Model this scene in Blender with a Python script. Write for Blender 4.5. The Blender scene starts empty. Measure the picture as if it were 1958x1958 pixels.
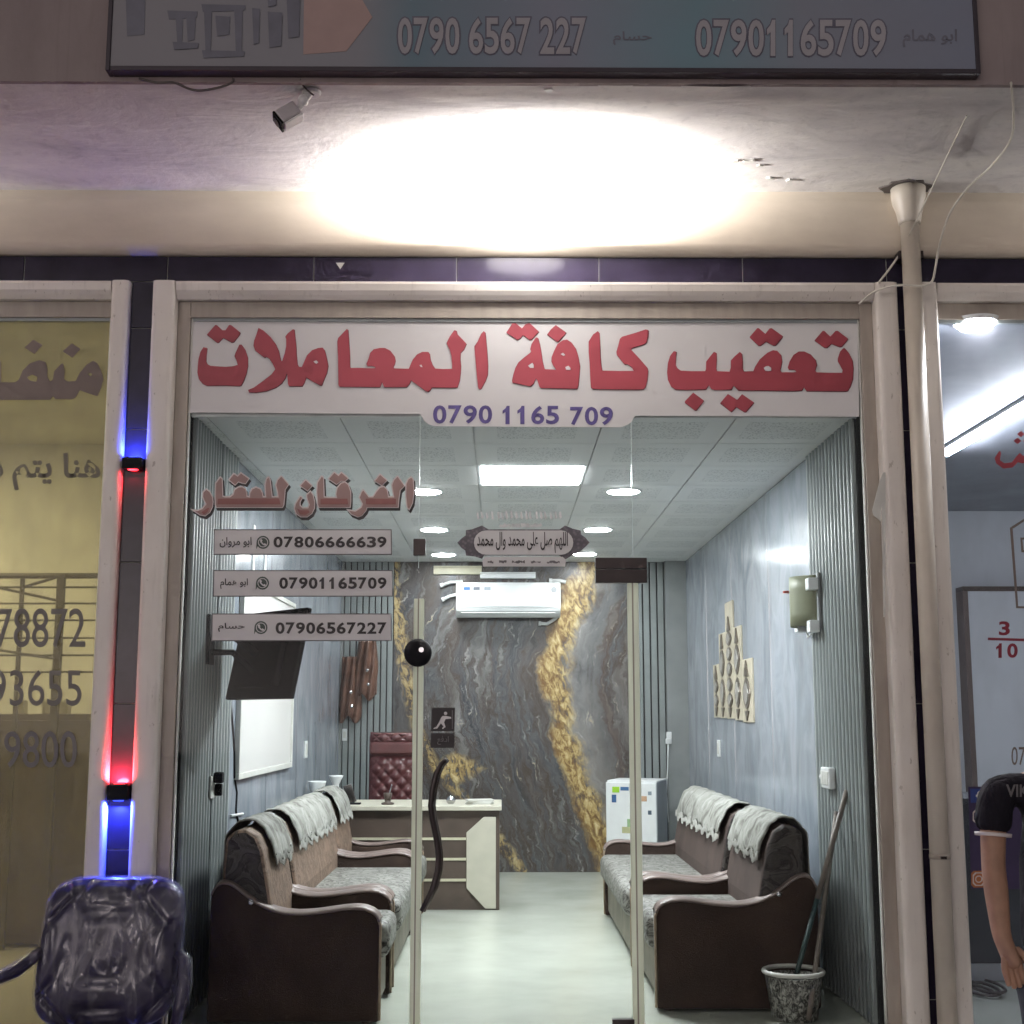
import bpy, bmesh, math, random
from mathutils import Vector, Matrix, Euler
random.seed(7)
S = bpy.context.scene
COL = S.collection
R = math.radians

# ------------------------------------------------------------------ camera, world, exposure
FPX, PITCH, YAW, CAMH = 2542.3, 8.757, 0.4454, 1.40
cam_d = bpy.data.cameras.new('camera')
cam_d.sensor_width = 36.0
cam_d.lens = 36.0 * FPX / 1958.0
cam_d.clip_start = 0.05
cam_d.clip_end = 500
cam = bpy.data.objects.new('camera', cam_d)
COL.objects.link(cam)
cam.location = (0, 0, CAMH)
cam.rotation_euler = (R(90 + PITCH), 0, R(-YAW))
S.camera = cam

W = bpy.data.worlds.new('World')
S.world = W
W.use_nodes = True
wn = W.node_tree
bg = wn.nodes['Background']
sky = wn.nodes.new('ShaderNodeTexSky')
sky.sky_type = 'NISHITA'
sky.sun_disc = False
sky.sun_elevation = R(4)
sky.sun_rotation = R(200)
hs = wn.nodes.new('ShaderNodeHueSaturation')
hs.inputs['Saturation'].default_value = 0.12
wn.links.new(sky.outputs[0], hs.inputs['Color'])
tint = wn.nodes.new('ShaderNodeMix')
tint.data_type = 'RGBA'
tint.blend_type = 'MULTIPLY'
tint.inputs[0].default_value = 1.0
tint.inputs[7].default_value = (1.0, 0.93, 0.94, 1)
wn.links.new(hs.outputs[0], tint.inputs[6])
wn.links.new(tint.outputs[2], bg.inputs['Color'])
bg.inputs['Strength'].default_value = 0.075

S.view_settings.view_transform = 'Standard'
S.view_settings.look = 'None'
S.view_settings.exposure = 0.3
S.view_settings.gamma = 1.0
S.view_settings.use_curve_mapping = False
S.cycles.use_denoising = True
S.cycles.use_adaptive_sampling = True
S.cycles.adaptive_threshold = 0.06
S.cycles.adaptive_min_samples = 16
S.cycles.light_sampling_threshold = 0.02
S.cycles.max_bounces = 6
S.cycles.diffuse_bounces = 3
S.cycles.glossy_bounces = 3
S.cycles.transparent_max_bounces = 24
S.cycles.sample_clamp_indirect = 6.0
S.cycles.caustics_reflective = False
S.cycles.caustics_refractive = False

# pixel of the photograph -> direction; the distance comes from the plane the thing touches
_c = Vector((0, 0, CAMH))
_f = Vector((math.sin(R(YAW)) * math.cos(R(PITCH)), math.cos(R(YAW)) * math.cos(R(PITCH)), math.sin(R(PITCH))))
_r = Vector((math.cos(R(YAW)), -math.sin(R(YAW)), 0))
_u = _r.cross(_f)
def ray(x, y): return _f * FPX + _r * (x - 979) - _u * (y - 979)
def aty(x, y, Y): d = ray(x, y); return _c + d * (Y / d.y)
def atx(x, y, X): d = ray(x, y); return _c + d * (X / d.x)
def atz(x, y, Z): d = ray(x, y); return _c + d * ((Z - CAMH) / d.z)

# main planes of the place (metres)
D = 6.29            # glass of the shopfronts
XL, XR = -1.504, 1.725
ZC, YB = 2.848, 12.485
ZT = 3.317          # top of the glass
PAVE = -0.30        # pavement outside

# ------------------------------------------------------------------ materials
MATS = {}
class NT:
    def __init__(s, name):
        s.m = bpy.data.materials.new(name); s.m.use_nodes = True
        s.t = s.m.node_tree; s.n = s.t.nodes; s.l = s.t.links
        s.b = s.n['Principled BSDF']; s.out = s.n['Material Output']
        MATS[name] = s.m
    def new(s, typ): return s.n.new(typ)
    def put(s, inp, v):
        if isinstance(v, bpy.types.NodeSocket): s.l.new(v, inp)
        elif isinstance(v, (tuple, list)) and len(v) == 3 and inp.type == 'RGBA': inp.default_value = (*v, 1)
        else: inp.default_value = v
    def math(s, op, a, b=0.0, clamp=False):
        n = s.new('ShaderNodeMath'); n.operation = op; n.use_clamp = clamp
        s.put(n.inputs[0], a); s.put(n.inputs[1], b); return n.outputs[0]
    def coord(s, k='Object'): return s.new('ShaderNodeTexCoord').outputs[k]
    def geo(s): return s.new('ShaderNodeNewGeometry').outputs['Position']
    def mapping(s, v, sc=(1, 1, 1), loc=(0, 0, 0), rot=(0, 0, 0)):
        n = s.new('ShaderNodeMapping'); s.put(n.inputs[0], v)
        n.inputs['Location'].default_value = loc; n.inputs['Rotation'].default_value = rot; n.inputs['Scale'].default_value = sc
        return n.outputs[0]
    def sep(s, v): n = s.new('ShaderNodeSeparateXYZ'); s.put(n.inputs[0], v); return n.outputs
    def comb(s, x, y, z):
        n = s.new('ShaderNodeCombineXYZ'); s.put(n.inputs[0], x); s.put(n.inputs[1], y); s.put(n.inputs[2], z); return n.outputs[0]
    def noise(s, v, sc, det=4, rough=.55, dist=0.0):
        n = s.new('ShaderNodeTexNoise'); s.put(n.inputs['Vector'], v); n.inputs['Scale'].default_value = sc
        n.inputs['Detail'].default_value = det; n.inputs['Roughness'].default_value = rough; n.inputs['Distortion'].default_value = dist
        return n.outputs['Fac']
    def voro(s, v, sc, feat='F1'):
        n = s.new('ShaderNodeTexVoronoi'); n.feature = feat; s.put(n.inputs['Vector'], v); n.inputs['Scale'].default_value = sc
        return n.outputs['Distance']
    def ramp(s, fac, stops, interp='LINEAR'):
        n = s.new('ShaderNodeValToRGB'); s.put(n.inputs[0], fac); cr = n.color_ramp; cr.interpolation = interp
        while len(cr.elements) < len(stops): cr.elements.new(0.5)
        for e, (p, c) in zip(cr.elements, stops):
            e.position = p; e.color = (*c, 1) if isinstance(c, (tuple, list)) else (c, c, c, 1)
        return n.outputs[0]
    def mix(s, f, a, b, mode='MIX'):
        n = s.new('ShaderNodeMix'); n.data_type = 'RGBA'; n.blend_type = mode
        s.put(n.inputs[0], f); s.put(n.inputs[6], a); s.put(n.inputs[7], b); return n.outputs[2]
    def curve(s, v, pts):      # float curve: v in 0..1 -> 0..1
        n = s.new('ShaderNodeFloatCurve'); s.put(n.inputs['Value'], v); c = n.mapping.curves[0]
        while len(c.points) < len(pts): c.points.new(.5, .5)
        for p, q in zip(c.points, pts): p.location = q; p.handle_type = 'AUTO'
        n.mapping.update(); return n.outputs[0]
    def bump(s, h, strength=.2, dist=.01):
        n = s.new('ShaderNodeBump'); n.inputs['Strength'].default_value = strength; n.inputs['Distance'].default_value = dist
        s.put(n.inputs['Height'], h); s.l.new(n.outputs[0], s.b.inputs['Normal'])
    def base(s, c, rough=.6, metal=0.0, spec=.5):
        s.put(s.b.inputs['Base Color'], c); s.put(s.b.inputs['Roughness'], rough); s.put(s.b.inputs['Metallic'], metal)
        s.b.inputs['Specular IOR Level'].default_value = spec; return s.m

def srgb(r, g, b):
    f = lambda v: (v / 255 / 12.92) if v / 255 <= .04045 else ((v / 255 + .055) / 1.055) ** 2.4
    return (f(r), f(g), f(b))

def plain(name, col, rough=.55, metal=0.0, var=.12, sc=9.0, bump=0.0, spec=.5):
    """paint or plastic with slight uneven tone and gloss"""
    if name in MATS: return MATS[name]
    t = NT(name); g = t.geo(); n = t.noise(g, sc, 5)
    lo = tuple(c * (1 - var) for c in col); hi = tuple(min(1, c * (1 + var)) for c in col)
    t.base(t.ramp(n, [(.3, lo), (.7, hi)]), t.math('MULTIPLY_ADD', n, .2), metal, spec)
    rr = t.math('ADD', t.math('MULTIPLY', n, .16), rough - .08); t.put(t.b.inputs['Roughness'], rr)
    if bump: t.bump(t.noise(g, sc * 6, 4), bump, .004)
    return t.m

def emis(name, col, strength):
    if name in MATS: return MATS[name]
    t = NT(name); t.base(col, .5); t.put(t.b.inputs['Emission Color'], col); t.b.inputs['Emission Strength'].default_value = strength
    return t.m

def glassmat(name, tint=(1, 1, 1), haze=0.0, hazecol=(.7, .7, .65), refl=1.0, dirt=.02):
    if name in MATS: return MATS[name]
    t = NT(name)
    tr = t.new('ShaderNodeBsdfTransparent'); tr.inputs[0].default_value = (*tint, 1)
    gl = t.new('ShaderNodeBsdfGlossy'); gl.inputs['Roughness'].default_value = .015
    df = t.new('ShaderNodeBsdfDiffuse'); df.inputs[0].default_value = (*hazecol, 1)
    fr = t.new('ShaderNodeFresnel'); fr.inputs[0].default_value = 1.45
    g = t.geo()
    n = t.noise(t.mapping(g, (2.2, 2.2, .9)), 2.0, 6, .65)
    hz = t.math('MULTIPLY_ADD', t.ramp(n, [(.42, 0.0), (.8, 1.0)]), dirt); hz.node.inputs[2].default_value = haze
    m1 = t.new('ShaderNodeMixShader'); t.put(m1.inputs[0], hz); t.l.new(tr.outputs[0], m1.inputs[1]); t.l.new(df.outputs[0], m1.inputs[2])
    m2 = t.new('ShaderNodeMixShader'); t.put(m2.inputs[0], t.math('MULTIPLY', fr.outputs[0], refl * .14))
    t.l.new(m1.outputs[0], m2.inputs[1]); t.l.new(gl.outputs[0], m2.inputs[2]); t.l.new(m2.outputs[0], t.out.inputs[0])
    return t.m

def build_mats():
    # soffit plaster: patched, stained, trowelled
    t = NT('soffit_plaster'); g = t.geo()
    n = t.noise(t.mapping(g, (.8, 1.6, 1)), 2.2, 7, .62, .6); n2 = t.noise(g, 26, 5)
    c = t.ramp(n, [(.3, (.50, .475, .475)), (.46, (.64, .61, .60)), (.62, (.72, .69, .66)), (.8, (.58, .56, .54))])
    c = t.mix(t.ramp(n2, [(.55, 0.0), (.75, .35)]), c, (.40, .38, .38))
    t.base(c, .85, 0, .2); t.bump(t.math('ADD', t.math('MULTIPLY', n, 3.0), t.math('MULTIPLY', n2, .35)), .35, .012)
    t = NT('beam_plaster'); g = t.geo(); n = t.noise(t.mapping(g, (.6, 1, 2)), 2.5, 6)
    t.base(t.ramp(n, [(.3, (.58, .51, .42)), (.7, (.70, .62, .52))]), .8, 0, .25); t.bump(t.noise(g, 30, 4), .12, .006)
    t = NT('fascia_plaster'); g = t.geo(); n = t.noise(t.mapping(g, (1.5, 1, .5)), 2.0, 7, .6); st = t.noise(t.mapping(g, (14, 1, .6)), 2.0, 4)
    c = t.ramp(n, [(.3, (.25, .205, .205)), (.7, (.35, .29, .285))]); c = t.mix(t.ramp(st, [(.55, 0.0), (.8, .4)]), c, (.19, .15, .155))
    t.base(c, .85, 0, .2); t.bump(t.noise(g, 40, 4), .25, .006)
    # dark glazed facade tile
    t = NT('navy_tile'); g = t.geo(); n = t.noise(g, 6, 4)
    t.base(t.ramp(n, [(.3, (.015, .012, .024)), (.7, (.026, .021, .040))]), .2, 0, .25); t.bump(n, .04, .01)
    # cream painted aluminium
    t = NT('cream_frame'); g = t.geo(); n = t.noise(t.mapping(g, (1, 1, .5)), 5, 6); d = t.noise(t.mapping(g, (12, 12, 1.2)), 3, 5)
    c = t.ramp(n, [(.3, (.68, .63, .575)), (.7, (.78, .73, .68))]); c = t.mix(t.ramp(d, [(.58, 0.0), (.75, .35)]), c, (.42, .38, .33))
    c = t.mix(t.ramp(t.noise(t.mapping(g, (1, 1, .4)), 45, 4, .6), [(.66, 0.0), (.70, .6)]), c, (.30, .25, .20))
    t.base(c, .42, 0, .5)
    t = NT('inner_frame'); g = t.geo(); n = t.noise(t.mapping(g, (3, 3, .6)), 5, 6)
    t.base(t.ramp(n, [(.3, (.30, .26, .22)), (.7, (.40, .35, .30))]), .42, 0, .5)
    # polished blue-grey wall panel with cloudy streaks
    t = NT('cloud_panel'); g = t.geo()
    n = t.noise(t.mapping(g, (1.2, 1.2, .75)), 2.0, 8, .62, .9); n2 = t.noise(t.mapping(g, (3, 3, .9)), 2.0, 6, .6)
    c = t.ramp(n, [(.25, (.175, .205, .245)), (.45, (.25, .285, .33)), (.58, (.33, .36, .405)), (.75, (.225, .255, .30))])
    c = t.mix(t.ramp(n2, [(.45, 0.0), (.75, .30)]), c, (.37, .365, .385))
    t.base(c, t.ramp(n, [(.3, .12), (.7, .26)]), 0, .5); t.bump(n2, .03, .01)
    plain('slat_grey', (.25, .275, .275), .32, 0, .1, 5)
    plain('slat_back', (.012, .014, .016), .6, 0, .2)
    plain('slat_dim', (.25, .265, .265), .4, 0, .1, 5)
    # perforated ceiling tile: dotted field inside a plain border
    t = NT('ceiling_tile'); o = t.coord('Object'); x, y, z = t.sep(o)
    ax = t.math('ABSOLUTE', x); ay = t.math('ABSOLUTE', y); m = t.math('MAXIMUM', ax, ay)
    field = t.math('LESS_THAN', m, .205)
    dots = t.voro(t.mapping(o, (1, 1, 0)), 62)
    dn = t.math('LESS_THAN', dots, .32)
    fx = t.math('MULTIPLY', field, dn)
    c = t.mix(t.math('MULTIPLY', field, .16), (.78, .79, .78), (.48, .51, .51)); c = t.mix(t.math('MULTIPLY', fx, .55), c, (.18, .20, .20))
    t.base(c, .6, 0, .3)
    plain('tile_runner', (.74, .75, .745), .5)
    # floor: pale greenish polished porcelain
    t = NT('floor_porcelain'); g = t.geo(); n = t.noise(g, 1.6, 7, .6); n2 = t.noise(g, 14, 5)
    c = t.ramp(n, [(.3, (.44, .47, .405)), (.5, (.49, .515, .45)), (.7, (.52, .54, .48))])
    c = t.mix(t.ramp(n2, [(.6, 0.0), (.8, .25)]), c, (.36, .36, .31)); t.base(c, t.ramp(n, [(.3, .19), (.7, .27)]), 0, .45)
    plain('grout', (.40, .41, .37), .7)
    # grey, brown and gold printed marble
    t = NT('gold_marble'); g = t.geo(); x, y, z = t.sep(g)
    zz = t.math('MULTIPLY', z, 1 / 2.85); w1 = t.noise(t.mapping(g, (1, 1, 1)), 2.6, 6, .6); w2 = t.noise(g, 9.0, 5, .6)
    wob = t.math('ADD', t.math('MULTIPLY', t.math('SUBTRACT', w1, .5), .26), t.math('MULTIPLY', t.math('SUBTRACT', w2, .5), .16))
    # right gold vein: centre runs down the wall then swings right; curve value 0..1 -> x -1..1.5
    cx = t.curve(zz, [(0.0, .80), (.12, .76), (.25, .70), (.38, .655), (.52, .615), (.66, .60), (.80, .645), (.92, .70), (1.0, .73)])
    cx = t.math('MULTIPLY_ADD', cx, 2.5); cx.node.inputs[2].default_value = -1.0
    u = t.math('ADD', t.math('SUBTRACT', x, cx), wob)                     # signed distance from the vein
    flow = t.comb(t.math('MULTIPLY', u, 5.0), 0.0, t.math('MULTIPLY', z, .6))
    fn = t.noise(flow, 1.5, 9, .62, .8); fn2 = t.noise(flow, 6.5, 6, .7, .4)
    c = t.ramp(fn, [(.30, (.028, .029, .033)), (.42, (.070, .073, .081)), (.48, (.115, .118, .125)), (.535, (.070, .056, .048)), (.60, (.15, .147, .147)), (.72, (.27, .265, .26))])
    c = t.mix(t.ramp(fn2, [(.585, 0.0), (.66, .8)]), c, (.40, .39, .385))
    br = t.math('MULTIPLY', t.ramp(u, [(.30, 0.0), (.46, 1.0), (.5, .2)]), t.ramp(fn, [(.42, 0.0), (.62, .6)]))
    c = t.mix(br, c, (.105, .062, .038))
    c = t.mix(t.math('MULTIPLY', t.ramp(t.noise(flow, 1.1, 5, .55, .6), [(.46, 0.0), (.60, .75)]), .6), c, (.085, .060, .046))
    us = t.math('ADD', u, .5)                                             # 0..1 window round the vein
    fk = t.noise(t.comb(t.math('MULTIPLY', t.math('ADD', x, t.math('MULTIPLY', z, .35)), 13.0), 0.0, t.math('MULTIPLY', t.math('SUBTRACT', z, t.math('MULTIPLY', x, .5)), 6.0)), 1.5, 8, .7, .6)
    gold = t.math('MULTIPLY', t.ramp(us, [(.34, 0.0), (.44, 1.0), (.57, 1.0), (.67, 0.0)]), t.ramp(fk, [(.37, 0.0), (.53, 1.0)]))
    amb = t.math('MULTIPLY', t.ramp(us, [(.34, 0.0), (.40, 1.0), (.50, 1.0), (.58, 0.0)]), t.ramp(w1, [(.36, .2), (.50, 1.0)]))
    wht = t.math('MULTIPLY', t.ramp(us, [(.55, 0.0), (.63, 1.0), (.80, .6), (.95, 0.0)]), t.ramp(w1, [(.35, .15), (.55, 1.0)]))
    c = t.mix(t.math('MULTIPLY', wht, .55), c, (.42, .41, .39))
    c = t.mix(t.math('MULTIPLY', amb, .9), c, (.20, .105, .035))
    gc = t.ramp(fk, [(.42, (.24, .14, .045)), (.54, (.50, .36, .15)), (.66, (.72, .60, .34))])
    c = t.mix(gold, c, gc)
    # left gold vein and low gold drift
    lx = t.curve(zz, [(0.0, .62), (.10, .52), (.20, .40), (.30, .26), (.40, .165), (.52, .115), (.66, .075), (.8, .05), (1.0, .02)])
    lx = t.math('MULTIPLY_ADD', lx, 2.0); lx.node.inputs[2].default_value = -1.05
    v = t.math('ADD', t.math('ADD', t.math('SUBTRACT', x, lx), t.math('MULTIPLY', wob, .55)), .5)
    lg = t.math('MULTIPLY', t.ramp(v, [(.42, 0.0), (.47, 1.0), (.53, 1.0), (.58, 0.0)]), t.ramp(fk, [(.45, 0.0), (.52, 1.0)]))
    c = t.mix(t.math('MULTIPLY', lg, .75), c, gc)
    pd = t.math('ADD', t.math('ABSOLUTE', t.math('ADD', x, .42)), t.math('ABSOLUTE', t.math('MULTIPLY', t.math('SUBTRACT', z, .93), 1.7)))
    pm = t.math('MULTIPLY', t.ramp(t.math('ADD', pd, t.math('MULTIPLY', wob, .8)), [(.16, 1.0), (.30, 0.0)]), t.ramp(fk, [(.42, 0.0), (.50, 1.0)]))
    c = t.mix(pm, c, gc)
    fl = t.math('MULTIPLY', t.ramp(fn2, [(.62, 0.0), (.67, 1.0)]), t.ramp(t.noise(g, 2.1, 4), [(.52, 0.0), (.62, .9)]))
    c = t.mix(fl, c, (.50, .42, .26))
    t.base(c, .30, 0, .4)
    # sofa cloths
    t = NT('sofa_brown'); g = t.geo(); n = t.noise(g, 3.2, 6, .6, .5); n2 = t.noise(g, 140, 2)
    t.base(t.ramp(n, [(.32, (.030, .018, .014)), (.52, (.050, .030, .023)), (.70, (.072, .045, .034))]), .85, 0, .25); t.bump(t.math('ADD', t.math('MULTIPLY', n, 4.0), n2), .25, .006); t.b.inputs['Sheen Weight'].default_value = .25
    plain('sofa_piping', (.33, .25, .18), .6, 0, .2, 20)
    plain('sofa_trim', (.20, .15, .135), .35, 0, .15, 5)
    t = NT('sofa_seat'); g = t.geo()
    q = t.mapping(g, (1, 1.0, 1.6), rot=(.4, .5, .8)); n = t.noise(q, 9, 3, .5, 2.2); n2 = t.noise(g, 60, 3)
    c = t.ramp(n, [(.38, (.27, .27, .245)), (.48, (.19, .185, .168)), (.53, (.028, .023, .020)), (.575, (.21, .205, .19)), (.75, (.38, .38, .355))])
    t.base(c, .55, 0, .4); t.bump(n2, .2, .004)
    t = NT('sofa_leaf'); g = t.geo()
    n = t.noise(t.mapping(g, (1, 1.4, 1.4)), 6, 3, .5, 2.5); c = t.ramp(n, [(.42, (.045, .038, .035)), (.50, (.012, .009, .009)), (.55, (.075, .066, .062)), (.7, (.045, .038, .034))])
    t.base(c, .6, 0, .4)
    t = NT('sofa_tan'); g = t.geo(); n = t.noise(t.mapping(g, (1, 1.3, 1.2)), 7, 4, .55, 2.0)
    t.base(t.ramp(n, [(.35, (.24, .165, .118)), (.50, (.19, .128, .09)), (.545, (.10, .064, .046)), (.60, (.21, .145, .105))]), .7); t.bump(n, .3, .02)
    t = NT('sofa_back'); g = t.geo(); n = t.noise(t.mapping(g, (1, 1, 1)), 5, 5)
    t.base(t.ramp(n, [(.35, (.050, .032, .027)), (.65, (.080, .053, .045))]), .7); t.bump(n, .2, .02)
    plain('sofa_skirt', (.20, .185, .15), .8, 0, .25, 6, .2)
    t = NT('lace_cover'); g = t.geo(); n = t.noise(t.mapping(g, (1, 1, .6)), 12, 3, .5, .8); w = t.voro(t.mapping(g, (1, 1, .7)), 26)
    c = t.ramp(n, [(.36, (.15, .145, .13)), (.46, (.25, .25, .225)), (.56, (.30, .30, .275)), (.66, (.36, .36, .33))]); c = t.mix(t.ramp(w, [(.10, .7), (.22, 0.0)]), c, (.12, .11, .10))
    t.base(c, .8, 0, .3); t.bump(t.math('ADD', t.math('MULTIPLY', n, .5), w), .35, .010)
    plain('cover_fringe', (.38, .38, .35), .8, 0, .2, 40)
    # other
    plain('white_plastic', (.74, .76, .76), .35, 0, .05)
    plain('off_white', (.62, .62, .58), .5, 0, .08)
    plain('cream_strip', (.60, .57, .42), .45, 0, .08)
    t = NT('seal_plastic'); dd_ = t.new('ShaderNodeBsdfDiffuse'); tt_ = t.new('ShaderNodeBsdfTranslucent'); mm_ = t.new('ShaderNodeMixShader')
    nn_ = t.noise(t.mapping(t.geo(), (1, 1, .4)), 8, 5); cc_ = t.ramp(nn_, [(.3, (.84, .84, .74)), (.7, (.92, .92, .83))])
    t.l.new(cc_, dd_.inputs[0]); t.l.new(cc_, tt_.inputs[0]); mm_.inputs[0].default_value = .7; t.l.new(dd_.outputs[0], mm_.inputs[1]); t.l.new(tt_.outputs[0], mm_.inputs[2]); t.l.new(mm_.outputs[0], t.out.inputs[0])
    plain('cream_panel', (.52, .50, .41), .5, 0, .06)
    plain('walnut', (.085, .062, .050), .4, 0, .25, 7)
    plain('walnut_dark', (.045, .032, .027), .4, 0, .25, 7)
    plain('black_plastic', (.007, .007, .009), .75, 0, .2, spec=.2)
    plain('tv_black', (.004, .004, .005), .6, 0, .2, spec=.05)
    plain('bronze_metal', (.035, .026, .026), .3, .4, .2)
    plain('chrome', (.62, .62, .64), .18, 1.0, .06)
    plain('maroon_leather', (.11, .038, .040), .24, 0, .2, 12)
    plain('pipe_grey', (.50, .45, .385), .45, 0, .10, 4)
    plain('cable_white', (.60, .57, .50), .5)
    plain('cable_dark', (.10, .085, .08), .6)
    plain('vinyl_white', (.66, .645, .645), .45, 0, .03, 3)
    plain('vinyl_red', (.30, .040, .058), .45, 0, .06, 5)
    plain('vinyl_red_dark', (.10, .010, .02), .45, 0, .06, 5)
    plain('vinyl_navy', (.062, .045, .17), .45, 0, .06)
    plain('vinyl_black', (.018, .013, .015), .45, 0, .1)
    plain('vinyl_grey', (.13, .12, .125), .45, 0, .1)
    plain('vinyl_rose', (.26, .095, .085), .45, 0, .08)
    plain('vinyl_pink', (.70, .63, .615), .45, 0, .05)
    plain('vinyl_blush', (.34, .215, .20), .45, 0, .05)
    plain('vinyl_fade', (.16, .15, .135), .5, 0, .15)
    plain('vinyl_green', (.05, .075, .062), .45)
    plain('vinyl_brown', (.165, .125, .108), .5, 0, .06)
    plain('vinyl_taupe', (.15, .135, .10), .5, 0, .06)
    plain('vinyl_maroon', (.20, .012, .03), .45)
    t = NT('ornament_vinyl'); g = t.geo(); n = t.voro(g, 55); t.base(t.ramp(n, [(.1, (.19, .17, .19)), (.5, (.10, .09, .105))]), .5)
    plain('clear_edge', (.70, .78, .76), .2)
    plain('rubber', (.02, .02, .022), .6)
    plain('concrete_ground', (.50, .48, .46), .85, 0, .2, 3, .3)
    plain('skin', (.40, .225, .15), .55, 0, .16, 14, .12)
    t = NT('shirt_black'); g = t.geo(); n = t.noise(t.mapping(g, (1, 1, .45)), 11, 4, .55, 1.2); t.base(t.ramp(n, [(.3, (.008, .007, .011)), (.7, (.018, .016, .023))]), .9, 0, .2); t.bump(n, .8, .035)
    plain('jeans', (.022, .022, .034), .85, 0, .3, 30, .2)
    plain('hair', (.010, .008, .007), .6)
build_mats()
mt = lambda n: MATS[n]

# ------------------------------------------------------------------ mesh helpers
WL = {}                                   # world position of every object made
class B:
    """collects shapes for ONE mesh"""
    def __init__(s, xf=None): s.v = []; s.f = []; s.xf = xf; s.sm = False
    def add(s, vs, fs):
        k = len(s.v)
        s.v += [tuple((s.xf @ Vector(p)) if s.xf else p) for p in vs]
        s.f += [tuple(i + k for i in f) for f in fs]; return s
    def box(s, x0, x1, y0, y1, z0, z1):
        return s.add([(x0, y0, z0), (x1, y0, z0), (x1, y1, z0), (x0, y1, z0), (x0, y0, z1), (x1, y0, z1), (x1, y1, z1), (x0, y1, z1)],
                     [(0, 3, 2, 1), (4, 5, 6, 7), (0, 1, 5, 4), (1, 2, 6, 5), (2, 3, 7, 6), (3, 0, 4, 7)])
    def prism(s, poly, a, b, axis='y'):
        """poly: 2D outline extruded from a to b; axis y: (x,z) outline, x: (y,z), z: (x,y)"""
        m = {'y': lambda p, t: (p[0], t, p[1]), 'x': lambda p, t: (t, p[0], p[1]), 'z': lambda p, t: (p[0], p[1], t)}[axis]
        n = len(poly)
        vs = [m(p, a) for p in poly] + [m(p, b) for p in poly]
        fs = [tuple(range(n)), tuple(range(2 * n - 1, n - 1, -1))] + [(i, i + n, (i + 1) % n + n, (i + 1) % n) for i in range(n)]
        return s.add(vs, fs)
    def tube(s, pts, r, n=10, cap=True):
        pts = [Vector(p) for p in pts]; rs = r if isinstance(r, (list, tuple)) else [r] * len(pts)
        vs = []; fs = []; up = Vector((0, 0, 1)); t0 = (pts[1] - pts[0]).normalized()
        if abs(t0.dot(up)) > .95: up = Vector((1, 0, 0))
        nrm = t0.cross(up).normalized()
        for i, p in enumerate(pts):
            t = (pts[min(i + 1, len(pts) - 1)] - pts[max(i - 1, 0)]).normalized()
            nrm = (nrm - t * nrm.dot(t)).normalized(); bi = t.cross(nrm)
            for k in range(n):
                a = 2 * math.pi * k / n; vs.append(p + (nrm * math.cos(a) + bi * math.sin(a)) * rs[i])
        for i in range(len(pts) - 1):
            for k in range(n): fs.append((i * n + k, i * n + (k + 1) % n, (i + 1) * n + (k + 1) % n, (i + 1) * n + k))
        if cap: fs += [tuple(range(n - 1, -1, -1)), tuple(range((len(pts) - 1) * n, len(pts) * n))]
        return s.add([tuple(v) for v in vs], fs)
    def lathe(s, prof, c, n=24, axis='z'):
        """prof: list of (radius, height) round c"""
        vs = []; fs = []
        for r, h in prof:
            for k in range(n):
                a = 2 * math.pi * k / n; p = (r * math.cos(a), r * math.sin(a), h)
                if axis == 'y': p = (p[0], p[2], p[1])
                if axis == 'x': p = (p[2], p[0], p[1])
                vs.append((c[0] + p[0], c[1] + p[1], c[2] + p[2]))
        for i in range(len(prof) - 1):
            for k in range(n): fs.append((i * n + k, i * n + (k + 1) % n, (i + 1) * n + (k + 1) % n, (i + 1) * n + k))
        fs += [tuple(range(n - 1, -1, -1)), tuple(range((len(prof) - 1) * n, len(prof) * n))]
        return s.add(vs, fs)
    def grid(s, fn, nu, nv, thick=None):
        vs = [tuple(fn(i / nu, j / nv)) for j in range(nv + 1) for i in range(nu + 1)]
        fs = [(j * (nu + 1) + i, j * (nu + 1) + i + 1, (j + 1) * (nu + 1) + i + 1, (j + 1) * (nu + 1) + i) for j in range(nv) for i in range(nu)]
        return s.add(vs, fs)

def _center(vs):
    lo = [min(v[i] for v in vs) for i in range(3)]; hi = [max(v[i] for v in vs) for i in range(3)]
    return Vector([(a + b) / 2 for a, b in zip(lo, hi)])

def link(o, loc, parent):
    COL.objects.link(o); o.location = loc; WL[o.name] = Vector(loc)
    if parent is not None:
        o.parent = parent; o.matrix_parent_inverse = Matrix.Translation(-WL[parent.name])
    return o

def obj(name, b, mat, parent=None, smooth=False, bevel=0, seg=2, subsurf=0, solid=0):
    """link the collected shapes as one mesh object with its origin in its middle"""
    c = _center(b.v); me = bpy.data.meshes.new(name)
    me.from_pydata([tuple(Vector(v) - c) for v in b.v], [], b.f); me.validate(); 
    bm = bmesh.new(); bm.from_mesh(me); bmesh.ops.recalc_face_normals(bm, faces=bm.faces); bm.to_mesh(me); bm.free()
    for mm in (mat if isinstance(mat, (list, tuple)) else [mat]): me.materials.append(MATS[mm] if isinstance(mm, str) else mm)
    if smooth: me.polygons.foreach_set('use_smooth', [True] * len(me.polygons))
    o = bpy.data.objects.new(name, me); link(o, c, parent)
    if solid: m = o.modifiers.new('s', 'SOLIDIFY'); m.thickness = solid; m.offset = 0
    if bevel: m = o.modifiers.new('b', 'BEVEL'); m.width = bevel; m.segments = seg; m.limit_method = 'ANGLE'; m.angle_limit = R(40)
    if subsurf: m = o.modifiers.new('u', 'SUBSURF'); m.levels = m.render_levels = subsurf
    return o

def box(name, x0, x1, y0, y1, z0, z1, mat, parent=None, bevel=0, seg=2):
    return obj(name, B().box(x0, x1, y0, y1, z0, z1), mat, parent, bevel=bevel, seg=seg)

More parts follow.
